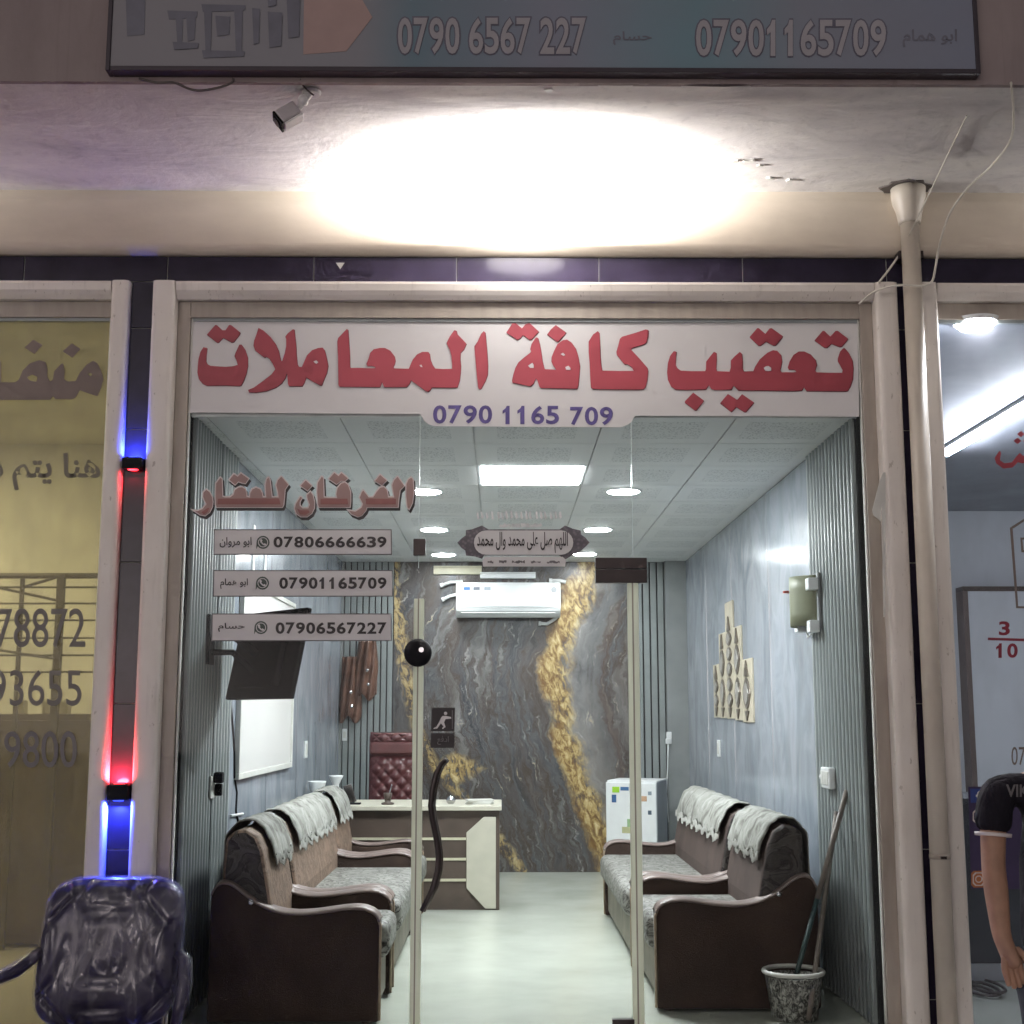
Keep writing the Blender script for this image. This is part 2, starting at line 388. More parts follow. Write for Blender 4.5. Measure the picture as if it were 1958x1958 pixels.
def again(o, loc, parent=None):
    """another piece with the same mesh"""
    c = o.copy(); c.name = o.name.split('.')[0]
    for k in ('label', 'category', 'group', 'kind'):
        if k in c: del c[k]
    COL.objects.link(c); c.location = loc; WL[c.name] = Vector(loc); c.parent = parent
    if parent is not None: c.matrix_parent_inverse = Matrix.Translation(-WL[parent.name])
    return c

def tag(o, label, cat=None, group=None):
    o['label'] = label
    if cat: o['category'] = cat
    if group: o['group'] = group
    return o
def struct(o): o['kind'] = 'structure'; return o
def thing(name, loc, label, cat, group=None):
    o = bpy.data.objects.new(name, None); o.empty_display_size = .1
    link(o, Vector(loc), None); return tag(o, label, cat, group)

DG = lambda: bpy.context.evaluated_depsgraph_get()
def curve_mesh(cu):
    o = bpy.data.objects.new('tmp', cu); COL.objects.link(o); bpy.context.view_layer.update()
    me = bpy.data.meshes.new_from_object(o.evaluated_get(DG())); bpy.data.objects.remove(o); bpy.data.curves.remove(cu)
    return me

def flat_obj(name, me, mat, parent, to_world):
    """a flat mesh in (x, y) of its own is put on a plane of the place; to_world maps local coords to world"""
    vs = [to_world(v.co) for v in me.vertices]; c = _center(vs)
    for v, w in zip(me.vertices, vs): v.co = w - c
    me.name = name; me.materials.clear(); me.materials.append(mt(mat)); me.update()
    bm = bmesh.new(); bm.from_mesh(me); bmesh.ops.recalc_face_normals(bm, faces=bm.faces); bm.to_mesh(me); bm.free()
    return link(bpy.data.objects.new(name, me), c, parent)

def shape(name, polys, Y, mat, parent, thick=.0006, offset=0.0, depth=0.0, px=True):
    """flat cut vinyl: outlines (pixels) lying on the plane y = Y"""
    cu = bpy.data.curves.new('c', 'CURVE'); cu.dimensions = '2D'; cu.fill_mode = 'BOTH'; cu.extrude = thick; cu.offset = offset
    for po in polys:
        sp = cu.splines.new('POLY'); sp.points.add(len(po) - 1); sp.use_cyclic_u = True
        for p, q in zip(sp.points, po):
            w = aty(q[0], q[1], Y) if px else Vector((q[0], Y, q[1]))
            p.co = (w.x, w.z, 0, 1)
    return flat_obj(name, curve_mesh(cu), mat, parent, lambda v: Vector((v.x, Y - v.z, v.y)))

def zoomed(polys, ox, oy, sc): return [[(ox + x / sc, oy + y / sc) for x, y in p] for p in polys]

_AR = {'ا': (0xFE8D, 0xFE8E), 'ب': (0xFE8F,) , 'ت': (0xFE95,), 'ح': (0xFEA1,), 'د': (0xFEA9, 0xFEAA), 'ر': (0xFEAD, 0xFEAE), 'س': (0xFEB1,), 'ش': (0xFEB5,),
       'ص': (0xFEB9,), 'ع': (0xFEC9,), 'ف': (0xFED1,), 'ق': (0xFED5,), 'ك': (0xFED9,), 'ل': (0xFEDD,), 'م': (0xFEE1,), 'ن': (0xFEE5,), 'ه': (0xFEE9,),
       'و': (0xFEED, 0xFEEE), 'ى': (0xFEEF, 0xFEF0), 'ي': (0xFEF1,), 'ة': (0xFE93, 0xFE94)}
def arabic(s, join_end=False):
    """joined letter forms in drawing order, left to right"""
    out = []
    for w in s.split(' '):
        g = ''
        for i, ch in enumerate(w):
            f = _AR[ch]; two = len(f) == 2
            prev = i > 0 and len(_AR[w[i - 1]]) == 1
            nxt = (i < len(w) - 1 or join_end) and not two
            base = f[0]
            g += chr(base + (3 if prev and nxt else 1 if prev else 2 if nxt else 0))
        out.append(g[::-1])
    return ' '.join(out[::-1])

def text(name, body, x0, y0, x1, y1, Y, mat, parent, bold=0.0, thick=.0006, shear=0.0, proj=None, y1r=None):
    """lettering fitted into the pixel box x0..x1, y0..y1 on the plane y = Y"""
    cu = bpy.data.curves.new('t', 'FONT'); cu.body = body; cu.size = 1; cu.offset = bold; cu.extrude = .001; cu.shear = shear; cu.resolution_u = 4
    me = curve_mesh(cu)
    xs = [v.co.x for v in me.vertices]; ys = [v.co.y for v in me.vertices]
    ax, bx, ay, by = min(xs), max(xs), min(ys), max(ys)
    pr = proj or (lambda x, y: aty(x, y, Y))
    def w(v):
        p = pr(x0 + (v.x - ax) / (bx - ax) * (x1 - x0), y1 - (v.y - ay) / (by - ay) * (y1 - y0))
        return p + Vector((0, -thick if v.z > 0 else thick, 0)) if proj is None else p
    return flat_obj(name, me, mat, parent, w)

# ================================================================== THE SETTING
struct(obj('pavement', B().box(-30, 30, -30, D - .12, PAVE - .2, PAVE), 'concrete_ground'))
struct(obj('ground', B().box(-60, 60, -60, 60, PAVE - .5, PAVE - .21), 'concrete_ground'))
struct(box('threshold', -6, 8, D - .119, D + .04, PAVE - .2, -.004, 'cream_panel'))

# ---- the building that carries the three shops
BY = D - .05                             # face of tiles and frames
ZF, ZTILE = 3.494, 3.622                 # top of frames, top of the tile strip
ZS = 3.945                               # soffit
YF = 5.07                                # front edge of the overhang
bld = thing('shop_building', (0, BY, PAVE), 'plastered shop building with overhanging soffit and dark tile trim above the shopfronts', 'building')
# soffit with a ragged front edge, low lumps of old plaster
def soffit(u, v):
    x = -7 + 16 * u; y = YF + (BY + .5 - YF) * v
    e = .012 * math.sin(x * 9.1) * math.sin(x * 3.7 + 1) if v == 0 else 0
    return (x, y + e, ZS + .010 * math.sin(x * 1.3 + y * 2) * (1 - v) + e)
sb = B().grid(soffit, 160, 14); obj('soffit', sb, 'soffit_plaster', bld, smooth=True)
obj('fascia', B().box(-7, 9, YF - .020, YF + .004, ZS - .012, ZS + 2.2), 'fascia_plaster', bld)
# beam with a rounded lower edge
prof = [(BY + .3, ZS + .02), (BY - .035, ZS + .02), (BY - .045, ZS - .05), (BY - .048, ZTILE + .09)]
for k in range(9):
    a = k / 8 * math.pi / 2; prof.append((BY - .048 + .05 * (1 - math.cos(a)), ZTILE + .052 - .05 * math.sin(a)))
prof.append((BY + .3, ZTILE + .002))
obj('beam', B().prism(prof, -7, 9, 'x'), 'beam_plaster', bld, bevel=0)
# dark tiles over the frames: one piece each
joints = [aty(x, 515, BY).x for x in (-228, 46, 320, 600, 873, 1145, 1420, 1695, 1970, 2244)]
for a, b in zip(joints[:-1], joints[1:]):
    box('wall_tile', a + .002, b - .002, BY, BY + .03, ZF + .002, ZTILE - .001, 'navy_tile', bld, bevel=.002)
box('tile_grout', joints[0], joints[-1], BY + .006, BY + .3, ZF, ZTILE, 'grout', bld)
# chips in the plaster and the small white fixing on the strip
for (px, py, r) in ((1405, 308, .022), (1434, 307, .026), (1453, 317, .018), (1472, 341, .016), (1510, 345, .017), (880, 172, .03), (1050, 171, .02), (1760, 165, .018)):
    p = atz(px, py, ZS); n = 7
    pts = [(p.x + r * (.6 + .7 * random.random()) * math.cos(k / n * 6.28), p.y + .7 * r * (.5 + .8 * random.random()) * math.sin(k / n * 6.28)) for k in range(n)]
    obj('plaster_chip', B().prism(pts, ZS - .006, ZS + .012, 'z'), 'off_white', bld)
p = aty(650, 508, BY); obj('fixing_clip', B().prism([(p.x - .02, p.z + .014), (p.x + .022, p.z + .014), (p.x + .002, p.z - .018)], BY - .004, BY - .001), 'off_white', bld)

# piers between the shops, faced with stacked dark tiles
C1 = (-1.800, -1.694); C2 = (1.925, 2.025)
for (a, b) in (C1, C2):
    box('pier', a - .02, b + .02, BY + .03, BY + .35, PAVE, ZF, 'slat_back', bld)
    z = PAVE
    cuts = [PAVE, .14, .80, 1.46, 2.12, 2.76, aty(270, 627, BY).z, ZF]
    for z0, z1 in zip(cuts[:-1], cuts[1:]):
        box('wall_tile', a + .001, b - .001, BY, BY + .03, z0 + .002, z1 - .002, 'navy_tile', bld, bevel=.002)
    box('tile_grout', a, b, BY + .008, BY + .029, PAVE, ZF, 'grout', bld)

# ---- aluminium shopfront frames: outer rounded moulding, inner recessed bead
def mould_profile(w, n=16):
    """outline across the moulding: u across, d = depth towards the street"""
    pts = [(0, 0)]
    for k in range(n + 1):
        a = math.pi * k / n; pts.append((w * .5 - w * .5 * math.copysign(abs(math.cos(a)) ** .55, math.cos(a)) * .97, .016 + .030 * math.sin(a) ** .6))
    pts.append((w, 0)); return pts
def upright(x0, x1, z0, z1, parent, inner_right):
    w = x1 - x0; b = B(); pr = mould_profile(w)
    b.prism([(x0 + u, BY - d) for u, d in pr] + [(x1, D + .05), (x0, D + .05)], z0, z1, 'z'); obj('outer_moulding', b, 'cream_frame', parent, smooth=False, bevel=.002)
def bead(x0, x1, z0, z1, parent):
    obj('inner_bead', B().box(x0, x1, D - .028, D + .03, z0, z1), 'inner_frame', parent, bevel=.003)
def header(x0, x1, z0, z1, parent):
    b = B(); h = z1 - z0
    b.prism([(D + .05, z0), (BY - .006, z0), (BY - .022, z0 + .02), (BY - .034, z0 + h * .45), (BY - .040, z0 + h * .80), (BY - .036, z1 - .004), (D + .05, z1 - .004)], x0, x1, 'x')
    obj('outer_moulding', b, 'cream_frame', parent, bevel=.002)

def shopfront(x0, x1, label, edges=(.114, .114), beads=(.062, .062), name='shopfront_frame'):
    """x0..x1 outer edges of the mouldings"""
    t = thing(name, ((x0 + x1) / 2, BY, 0), label, 'shopfront', 'cream aluminium shopfront frames')
    a, b = x0 + edges[0], x1 - edges[1]
    upright(x0, a, 0, ZF - .006, t, True); upright(b, x1, 0, ZF - .006, t, False)
    header(a, b, ZT + .085, ZF - .004, t)
    bead(a, a + beads[0], 0, ZT + .085, t); bead(b - beads[1], b, 0, ZT + .085, t)
    obj('inner_bead', B().box(a + beads[0], b - beads[1], D - .026, D + .03, ZT + .004, ZT + .0845), 'inner_frame', t, bevel=.003)
    # bright glazing gasket edge and dark shadow line at the top
    for gx in (a + beads[0] + .004, b - beads[1] - .008): obj('gasket', B().box(gx, gx + .006, D - .014, D + .012, 0, ZT + .003), 'off_white', t)
    obj('gasket', B().box(a + beads[0] + .011, b - beads[1] - .009, D - .016, D + .012, ZT - .012, ZT + .0035), 'slat_grey', t)
    return t
F_main = shopfront(C1[1] + .002, C2[0] - .002, 'cream frame of the middle shopfront round the glass door')
F_left = shopfront(-5.2, C1[0] - .002, 'cream frame of the left shopfront beside the blue and red pier lights', (.114, .088), (.062, .012))
F_right = shopfront(C2[1] + .002, 6.0, 'cream frame of the right shopfront behind the grey drain pipe', (.088, .114), (.012, .062))
# torn protective film still clinging to the right upright
tp = [aty(*q, BY - .045) for q in ((1690, 902), (1683, 915), (1668, 975), (1670, 985), (1684, 997), (1686, 960), (1689, 1180), (1693, 1180), (1693, 905))]
obj('torn_film', B().prism([(q.x, q.z) for q in tp], BY - .046, BY - .044), 'off_white', F_main)

# ---- office room behind the middle shopfront
fl = struct(obj('office_floor', B().box(XL - .02, XR + .02, D + .041, YB + .02, -.12, 0), 'floor_porcelain'))
cl = struct(obj('office_ceiling', B().box(XL - .02, XR + .02, D + .03, YB + .02, ZC + .010, ZC + .10), 'tile_runner'))
box('ceiling_edge', XL + .002, XR - .002, D + .012, D + .0295, ZC - .012, ZC + .40, 'tile_runner', cl)
TP = .647; y0 = D + .04
tile = None
lamp_cells = set()
PX0 = atz(912, 890, ZC).x; PY0 = 7.61            # LED panel occupies one cell of the grid
nx0 = PX0 - 3 * TP
for i in range(7):
    for j in range(11):
        xa, xb = nx0 + i * TP, nx0 + (i + 1) * TP
        ya, yb = PY0 + (j - 2) * TP, PY0 + (j - 1) * TP
        if abs(xa - PX0) < .01 and abs(ya - PY0) < .01: continue
        xa2, xb2, ya2, yb2 = max(xa, XL), min(xb, XR), max(ya, y0), min(yb, YB)
        if xb2 - xa2 < .06 or yb2 - ya2 < .06: continue
        full = abs(xb2 - xa2 - TP) < .001 and abs(yb2 - ya2 - TP) < .001
        c = Vector(((xa2 + xb2) / 2, (ya2 + yb2) / 2, ZC + .003))
        if full and tile: again(tile, c, cl)
        else:
            o = box('ceiling_tile', xa2 + .0035, xb2 - .0035, ya2 + .0035, yb2 - .0035, ZC - .003, ZC + .009, 'ceiling_tile', cl)
            if full: tile = o

# walls: structure with slats and panels as pieces
def slats_x(parent, X, side, ya, yb, n, mat='slat_grey', z1=ZC - .004):
    """fluted panel on a side wall; side +1: wall on the right, faces -x"""
    pitch = (yb - ya) / n; proto = None
    for k in range(n):
        yc = ya + pitch * (k + .5)
        if proto is None:
            h = pitch * .29; d = .02
            pr = [(yc - h, X), (yc - h, X - side * d * .7), (yc - h * .6, X - side * d), (yc + h * .6, X - side * d), (yc + h, X - side * d * .7), (yc + h, X)]
            proto = obj('slat', B().prism([(q[1], q[0]) for q in pr], 0.002, z1, 'z'), mat, parent)
            base = WL[proto.name].copy()
        else: again(proto, base + Vector((0, pitch * k, 0)), parent)
XLw, XRw = XL, XR
wl = struct(box('wall_left', XL - .12, XL - .0265, D + .05, YB + .1, 0, ZC + .3, 'slat_back'))
wr = struct(box('wall_right', XR + .0265, XR + .12, D + .05, YB + .1, 0, ZC + .3, 'slat_back'))
wb = struct(box('wall_back', XL - .02, XR + .02, YB + .0265, YB + .12, 0, ZC + .3, 'slat_back'))
YR1 = 7.34; YL1, YL2 = 6.965, 7.418
box('slat_backing', XR, XR + .026, D + .051, YR1, .0, ZC - .002, 'slat_back', wr)
slats_x(wr, XR - .0005, 1, D + .052, YR1, 14)
box('slat_backing', XL - .026, XL, D + .051, YL2, 0, ZC - .002, 'slat_back', wl)
slats_x(wl, XL + .0005, -1, D + .052, YL1 - .012, 10); slats_x(wl, XL + .0005, -1, YL1 + .012, YL2, 6)
def wall_panels(parent, side, cuts):
    X = XR if side > 0 else XL
    for a, b in zip(cuts[:-1], cuts[1:]):
        x0, x1 = (X, X + .026) if side > 0 else (X - .026, X)
        box('wall_panel', x0, x1, a + .002, b - .002, 0.001, ZC - .002, 'cloud_panel', parent)
        box('panel_joint', (X - .003) if side > 0 else X - .02, (X + .02) if side > 0 else X + .003, b - .0018, b + .0018, .001, ZC - .002, 'chrome', parent)
wall_panels(wr, 1, [YR1, 8.554, 9.951, 11.2, YB - .001])
wall_panels(wl, -1, [YL2, 8.65, 9.90, 11.2, YB - .001])
# back wall: slat strips at both sides, printed marble sheet between
XM0, XM1 = aty(752, 1300, YB).x, aty(1202, 1300, YB).x
box('marble_panel', XM0, (XM0 + XM1) / 2 - .001, YB - .012, YB + .02, .001, ZC - .002, 'gold_marble', wb)
box('marble_panel', (XM0 + XM1) / 2 + .001, XM1, YB - .012, YB + .02, .001, ZC - .002, 'gold_marble', wb)
def slats_y(parent, xa, xb, n):
    pitch = (xb - xa) / n; proto = None
    box('slat_backing', xa, xb, YB, YB + .02, 0, ZC - .002, 'slat_back', parent)
    for k in range(n):
        xc = xa + pitch * (k + .5)
        if proto is None:
            h = pitch * .40
            proto = obj('slat', B().box(xc - h, xc + h, YB - .024, YB - .0005, .002, ZC - .004), 'slat_grey', parent, bevel=.004); base = WL[proto.name].copy()
        else: again(proto, base + Vector((pitch * k, 0, 0)), parent)
XS = aty(1272, 1300, YB).x
slats_y(wb, XL + .03, XM0 - .004, 8); slats_y(wb, XM1 + .004, XS, 5)
box('flat_panel', XS + .003, XR - .001, YB - .10, YB + .02, .001, ZC - .002, 'slat_dim', wb)
box('flat_panel', XL + .001, XL + .028, YB - .03, YB + .02, .001, ZC - .002, 'slat_dim', wb)

# ---- left neighbour shop: amber lit room
LX0, LX1 = -5.4, C1[0] - .03
plain('amber_wall', (.62, .60, .48), .8, 0, .12, 2)
plain('amber_dark', (.17, .125, .05), .8, 0, .3, 2.5)
plain('amber_floor', (.36, .33, .24), .5, 0, .12, 2)
struct(box('neighbour_wall_left', LX0, LX1, 10.2, 10.3, 0, 3.6, 'amber_wall'))
struct(box('neighbour_partition_left', LX1, LX1 + .1, D + .06, 10.3, 0, 3.6, 'amber_wall'))
struct(box('neighbour_floor_left', LX0, LX1, D + .041, 10.2, -.12, 0, 'amber_floor'))
struct(box('neighbour_ceiling_left', LX0, LX1, D + .06, 10.2, 3.5, 3.6, 'amber_wall'))
# ---- right neighbour shop: cool lit room
RX0, RX1 = C2[1] + .03, 6.6
plain('shop_ceiling_grey', (.26, .275, .31), .45, 0, .25, 2.2)
plain('shop_wall_white', (.64, .66, .68), .7, 0, .06, 1.5)
struct(box('neighbour_wall_right', RX0, RX1, 12.5, 12.6, 0, 3.6, 'shop_wall_white'))
struct(box('neighbour_partition_right', RX0 - .1, RX0 - .0, D + .06, 12.6, 0, 3.6, 'shop_wall_white'))
struct(box('neighbour_side_wall_right', RX1, RX1 + .1, D + .06, 12.6, 0, 3.6, 'shop_wall_white'))
struct(box('neighbour_floor_right', RX0, RX1, D + .041, 12.5, -.12, 0, 'floor_porcelain'))
struct(box('neighbour_ceiling_right', RX0, RX1, D + .06, 12.5, 3.34, 3.44, 'shop_ceiling_grey'))

# ================================================================== GLASS
GX0, GX1 = C1[1] + .002 + .114 + .062, C2[0] - .002 - .114 - .062
glassmat('shop_glass', (.965, .98, .975), .001, (.6, .62, .62), 1.0, .007)
glassmat('amber_glass', (.84, .81, .66), .24, (.52, .50, .40), 1.0, .14)
glassmat('cool_glass', (.90, .92, .96), .02, (.5, .5, .55), 1.0, .08)
DX0, DX1 = aty(797, 1500, D).x, aty(1215, 1500, D).x
ZD = aty(1000, 1088, D).z
g1 = thing('fixed_glazing', ((GX0 + GX1) / 2, D, 0), 'clear fixed glass panes round the middle shop door', 'glazing')
box('pane', GX0 + .008, DX0 - .004, D - .005, D + .005, 0, ZT - .012, 'shop_glass', g1)
box('pane', DX1 + .004, GX1 - .008, D - .005, D + .005, 0, ZT - .012, 'shop_glass', g1)
box('pane', DX0 - .001, DX1 + .001, D - .005, D + .005, ZD + .004, ZT - .012, 'shop_glass', g1)
for gx in (DX0 - .0025, DX1 + .0025): box('joint_seal', gx - .0012, gx + .0012, D - .006, D + .006, ZD + .004, ZT - .02, 'clear_edge', g1)
# seals running down beside the door
def seal(xa, xb, zb, parent): 
    obj('edge_seal', B().box(xa, xb, D - .014, D + .014, 0, zb), 'seal_plastic', parent, bevel=.004)
    obj('edge_seal', B().box(xa + (xb - xa) * .38, xa + (xb - xa) * .52, D - .0165, D - .0145, 0, zb), 'inner_frame', parent)
gd = thing('glass_door', ((DX0 + DX1) / 2, D, 0), 'frameless clear glass door with wavy bronze handle and cream edge seals', 'door')
box('pane', DX0 + .004, DX1 - .004, D - .005, D + .005, .008, ZD, 'shop_glass', gd)
seal(DX0 - .022, DX0 + .026, aty(797, 1145, D).z, gd); seal(DX1 - .026, DX1 + .026, aty(1213, 1115, D).z, gd)
a = aty(1138, 1067, D); b = aty(1237, 1115, D); obj('patch_fitting', B().box(a.x, b.x, D - .02, D + .02, b.z, ZD - .003), 'bronze_metal', gd, bevel=.003)
obj('patch_fitting', B().box(a.x, b.x, D - .02, D + .02, ZD, a.z), 'bronze_metal', gd, bevel=.003)
a = aty(791, 1031, D); b = aty(814, 1063, D); obj('patch_fitting', B().box(a.x, b.x, D - .02, D + .02, b.z, a.z), 'bronze_metal', gd, bevel=.003)
c = aty(799, 1248, D - .02)
kn = obj('door_lock', B().lathe([(.002, -.034), (.035, -.033), (.055, -.026), (.064, -.012), (.066, .0), (.062, .012), (.05, .016)], (c.x, D - .016, c.z), 28, 'y'), 'black_plastic', gd, smooth=True)
obj('lock_cylinder', B().lathe([(.012, -.04), (.013, -.03)], (c.x + .018, D - .016, c.z + .012), 16, 'y'), 'chrome', kn)
hp = [(853, 1452), (843, 1462), (834, 1480), (827, 1510), (824, 1540), (827, 1566), (834, 1600), (839, 1635), (837, 1665), (829, 1695), (817, 1720), (806, 1742)]
for side, dx, dm in ((-1, 0, 'bronze_metal'), (1, 3.5, 'walnut')):
    pts = [aty(x + dx, y, D + side * .055) for x, y in hp]
    hd = obj('handle', B().tube(pts, [.011, .012] + [.0145] * (len(pts) - 4) + [.012, .011], 10), dm, gd, smooth=True)
    for (x, y) in ((843, 1466), (817, 1718)):
        q = aty(x, y, D); obj('standoff', B().tube([(q.x, D + side * .004, q.z), (q.x, D + side * .058, q.z)], .009, 10), 'chrome', hd, smooth=True)
box('pivot_box', DX1 - .12, DX1 - .02, D - .018, D + .018, .0, .05, 'bronze_metal', gd, bevel=.002)

gl = thing('fixed_glazing', (-3.4, D, 0), 'amber tinted window pane of the left shop with brown and grey lettering', 'glazing')
box('pane', -5.0, C1[0] - .108, D - .005, D + .005, 0, ZT - .012, 'amber_glass', gl)
gr = thing('fixed_glazing', (4.0, D, 0), 'cool clear window pane of the right shop with red figures', 'glazing')
box('pane', C2[1] + .108, 5.8, D - .005, D + .005, 0, ZT - .012, 'cool_glass', gr)

ONE = [(.30, 0), (.62, 0), (.62, 1), (.40, 1), (.30, .86), (.08, .74), (.08, .57), (.30, .66)]
def digits(body, x0, y0, x1, y1, Y, mat, parent, bold=.02, name='digit', grow=0.0):
    cells = [.5 if c == ' ' else 1.0 for c in body]; w = (x1 - x0) / (sum(cells) - .12); x = x0
    for c, k in zip(body, cells):
        if c != ' ':
            a, b = x - grow, x + w * .88 + grow; ya, yb = y0 - grow, y1 + grow
            if c == '1': shape(name, [[(a + (b - a) * u, yb - (yb - ya) * v) for u, v in ONE]], Y, mat, parent)
            else: text(name, c, a, ya, b, yb, Y, mat, parent, bold=bold)
        x += w * k

# ================================================================== LETTERING ON THE GLASS AND THE FASCIA
Y1, Y2, Y3, Y4 = D - .0072, D - .0094, D - .0116, D - .0138
bn = thing('window_banner', (0, D, ZC), 'wide white vinyl banner with large red Arabic lettering and a navy phone number', 'sign')
shape('backing', [[(363, 611), (1639, 615), (1643, 797), (1214, 795), (1208, 806), (1200, 812), (1188, 817), (832, 815), (819, 811), (811, 804), (804, 792), (361, 789)]], Y1, 'vinyl_white', bn)
ZA = (360, 600, 6.0375); ZB = (640, 600, 6.0375); ZCc = (950, 600, 6.0375); ZD4 = (1250, 600, 4.83)
WORDS = [
 (ZA, [[(215,240),(310,130),(330,130),(395,190),(430,190),(470,130),(495,130),(600,215),(590,240),(525,325),(500,330),(400,275),(350,330),(330,330)]]),
 (ZA, [[(175,385),(218,395),(208,470),(205,545),(220,580),(255,600),(300,605),(430,612),(520,605),(570,590),(560,550),(533,490),(545,450),(590,355),(615,355),(655,410),(685,500),(688,600),(670,690),(640,770),(610,825),(590,832),(430,826),(215,828),(165,805),(120,750),(105,680),(110,600),(118,520),(140,440)]]),
 (ZA, [[(810,162),(870,195),(950,270),(1010,350),(1045,430),(1070,545),(1085,545),(1115,450),(1130,370),(1130,290),(1120,265),(1150,225),(1205,180),(1225,180),(1230,240),(1245,380),(1250,480),(1260,580),(1275,610),(1310,615),(1330,570),(1370,480),(1430,420),(1500,395),(1550,390),(1575,420),(1600,520),(1615,600),(1600,680),(1570,750),(1540,825),(1520,825),(1360,735),(1340,790),(1315,835),(1165,835),(1150,810),(1140,680),(1120,740),(1080,800),(1010,850),(900,890),(780,908),(700,905),(690,880),(760,850),(870,770),(960,700),(1005,640),(970,570),(935,515),(900,495),(880,505),(770,420),(752,370),(760,310),(790,230)],
       [(1445,550),(1478,538),(1502,560),(1480,577),(1460,567)]]),
 (ZB, [[(140,175),(155,185),(160,260),(170,420),(175,520),(175,600),(180,625),(300,625),(455,630),(475,620),(455,605),(430,600),(375,600),(365,580),(390,520),(410,450),(450,410),(520,395),(580,395),(640,425),(690,490),(700,540),(690,580),(675,610),(685,630),(770,632),(855,635),(870,600),(900,530),(950,470),(1010,440),(1080,440),(1095,460),(1105,530),(1130,590),(1160,632),(1250,638),(1355,635),(1355,580),(1345,480),(1330,420),(1290,340),(1330,260),(1380,190),(1405,195),(1415,235),(1470,290),(1520,345),(1490,410),(1450,450),(1448,520),(1455,600),(1452,680),(1440,770),(1415,845),(1390,852),(1120,850),(1100,880),(1080,900),(1050,890),(880,765),(860,810),(830,845),(570,845),(545,785),(520,845),(490,845),(55,840),(42,820),(40,700),(38,500),(32,420),(30,320),(40,280)],
       [(978,593),(1002,588),(1014,616),(994,613)]]),
 (ZB, [[(1720,200),(1738,215),(1750,340),(1762,480),(1768,600),(1765,700),(1740,770),(1690,860),(1670,870),(1655,850),(1645,760),(1630,600),(1620,480),(1612,375),(1650,320),(1690,230)]]),
 (ZCc, [[(110,215),(180,110),(215,105),(290,170),(330,120),(375,105),(485,205),(440,250),(400,295),(375,300),(300,245),(265,285),(235,300),(120,225)]]),
 (ZCc, [[(680,130),(800,215),(755,270),(710,320),(690,320),(580,240),(620,185)]]),
 (ZCc, [[(455,272),(475,280),(495,350),(510,430),(525,540),(545,625),(560,640),(685,645),(650,595),(628,550),(632,500),(660,430),(700,350),(760,305),(810,298),(860,330),(910,400),(940,500),(958,600),(950,720),(940,820),(925,865),(890,865),(510,855),(490,840),(470,770),(450,745),(435,770),(425,800),(390,835),(370,832),(180,795),(175,770),(190,700),(215,620),(250,560),(320,500),(385,450),(395,430),(385,410),(400,350),(440,285)],
       [(360,600),(410,565),(425,590),(425,625),(385,625)], [(735,465),(765,450),(790,475),(770,487)], [(790,615),(825,600),(850,625),(850,648),(800,645)]]),
 (ZCc, [[(1165,200),(1182,220),(1188,330),(1195,500),(1205,600),(1215,655),(1400,660),(1580,660),(1560,620),(1510,580),(1475,585),(1385,475),(1380,440),(1400,370),(1420,290),(1445,265),(1600,220),(1720,180),(1750,190),(1745,260),(1725,330),(1700,350),(1560,395),(1545,410),(1640,510),(1735,620),(1745,660),(1735,760),(1715,840),(1690,870),(1620,875),(1110,868),(1085,850),(1078,740),(1070,560),(1060,440),(1060,320),(1110,240)]]),
 (ZD4, [[(885,215),(955,133),(970,133),(1030,185),(1070,135),(1090,133),(1190,205),(1180,225),(1125,290),(1105,292),(1035,255),(985,292),(965,292)]]),
 (ZD4, [[(1485,245),(1560,158),(1575,158),(1630,210),(1680,158),(1700,158),(1792,228),(1780,250),(1735,302),(1715,305),(1640,275),(1600,312),(1575,312)]]),
 (ZD4, [[(185,345),(210,350),(203,400),(200,470),(215,500),(250,525),(350,530),(475,530),(482,510),(485,440),(520,395),(555,352),(578,360),(580,420),(575,500),(580,530),(700,535),(710,500),(712,430),(750,390),(795,352),(815,370),(820,440),(820,500),(830,533),(920,530),(935,490),(980,420),(1050,360),(1100,337),(1140,342),(1175,380),(1185,440),(1175,490),(1165,520),(1180,540),(1290,540),(1320,535),(1300,515),(1245,512),(1238,495),(1255,440),(1290,380),(1340,348),(1390,348),(1450,375),(1495,425),(1505,470),(1490,520),(1500,540),(1620,545),(1740,545),(1745,520),(1700,440),(1700,415),(1720,350),(1750,318),(1765,318),(1800,360),(1835,430),(1843,500),(1838,600),(1815,670),(1790,712),(1770,715),(1410,712),(1385,675),(1365,708),(1300,712),(780,705),(735,660),(715,700),(560,702),(530,690),(508,655),(480,698),(300,702),(200,698),(160,670),(130,610),(123,540),(130,460),(150,390)],
        [(1015,500),(1035,485),(1060,482),(1085,500),(1085,525),(1060,530),(1030,525)]]),
 (ZD4, [[(365,728),(462,800),(395,888),(380,890),(287,820),(290,805)]]),
 (ZD4, [[(613,825),(685,740),(770,795),(815,742),(925,818),(850,905),(835,905),(762,860),(715,905)]]),
]
for z, polys in WORDS:
    pp = zoomed(polys, *z)
    shape('letter_edge', [[(x + .8, y + 1.2) for x, y in p] for p in pp[:1]], Y2, 'vinyl_red_dark', bn, offset=.0006)
    shape('letter', pp, Y3, 'vinyl_red', bn)
    for h in pp[1:]: shape('letter_counter', [h], Y3 - .0022, 'vinyl_white', bn)
for body, xa, xb, ya, yb in (('0790', 828, 941, 775, 810), ('1165', 959, 1069, 776, 811), ('709', 1090, 1172, 778, 813)): digits(body, xa, ya, xb, yb, Y2, 'vinyl_navy', bn, bold=.022)

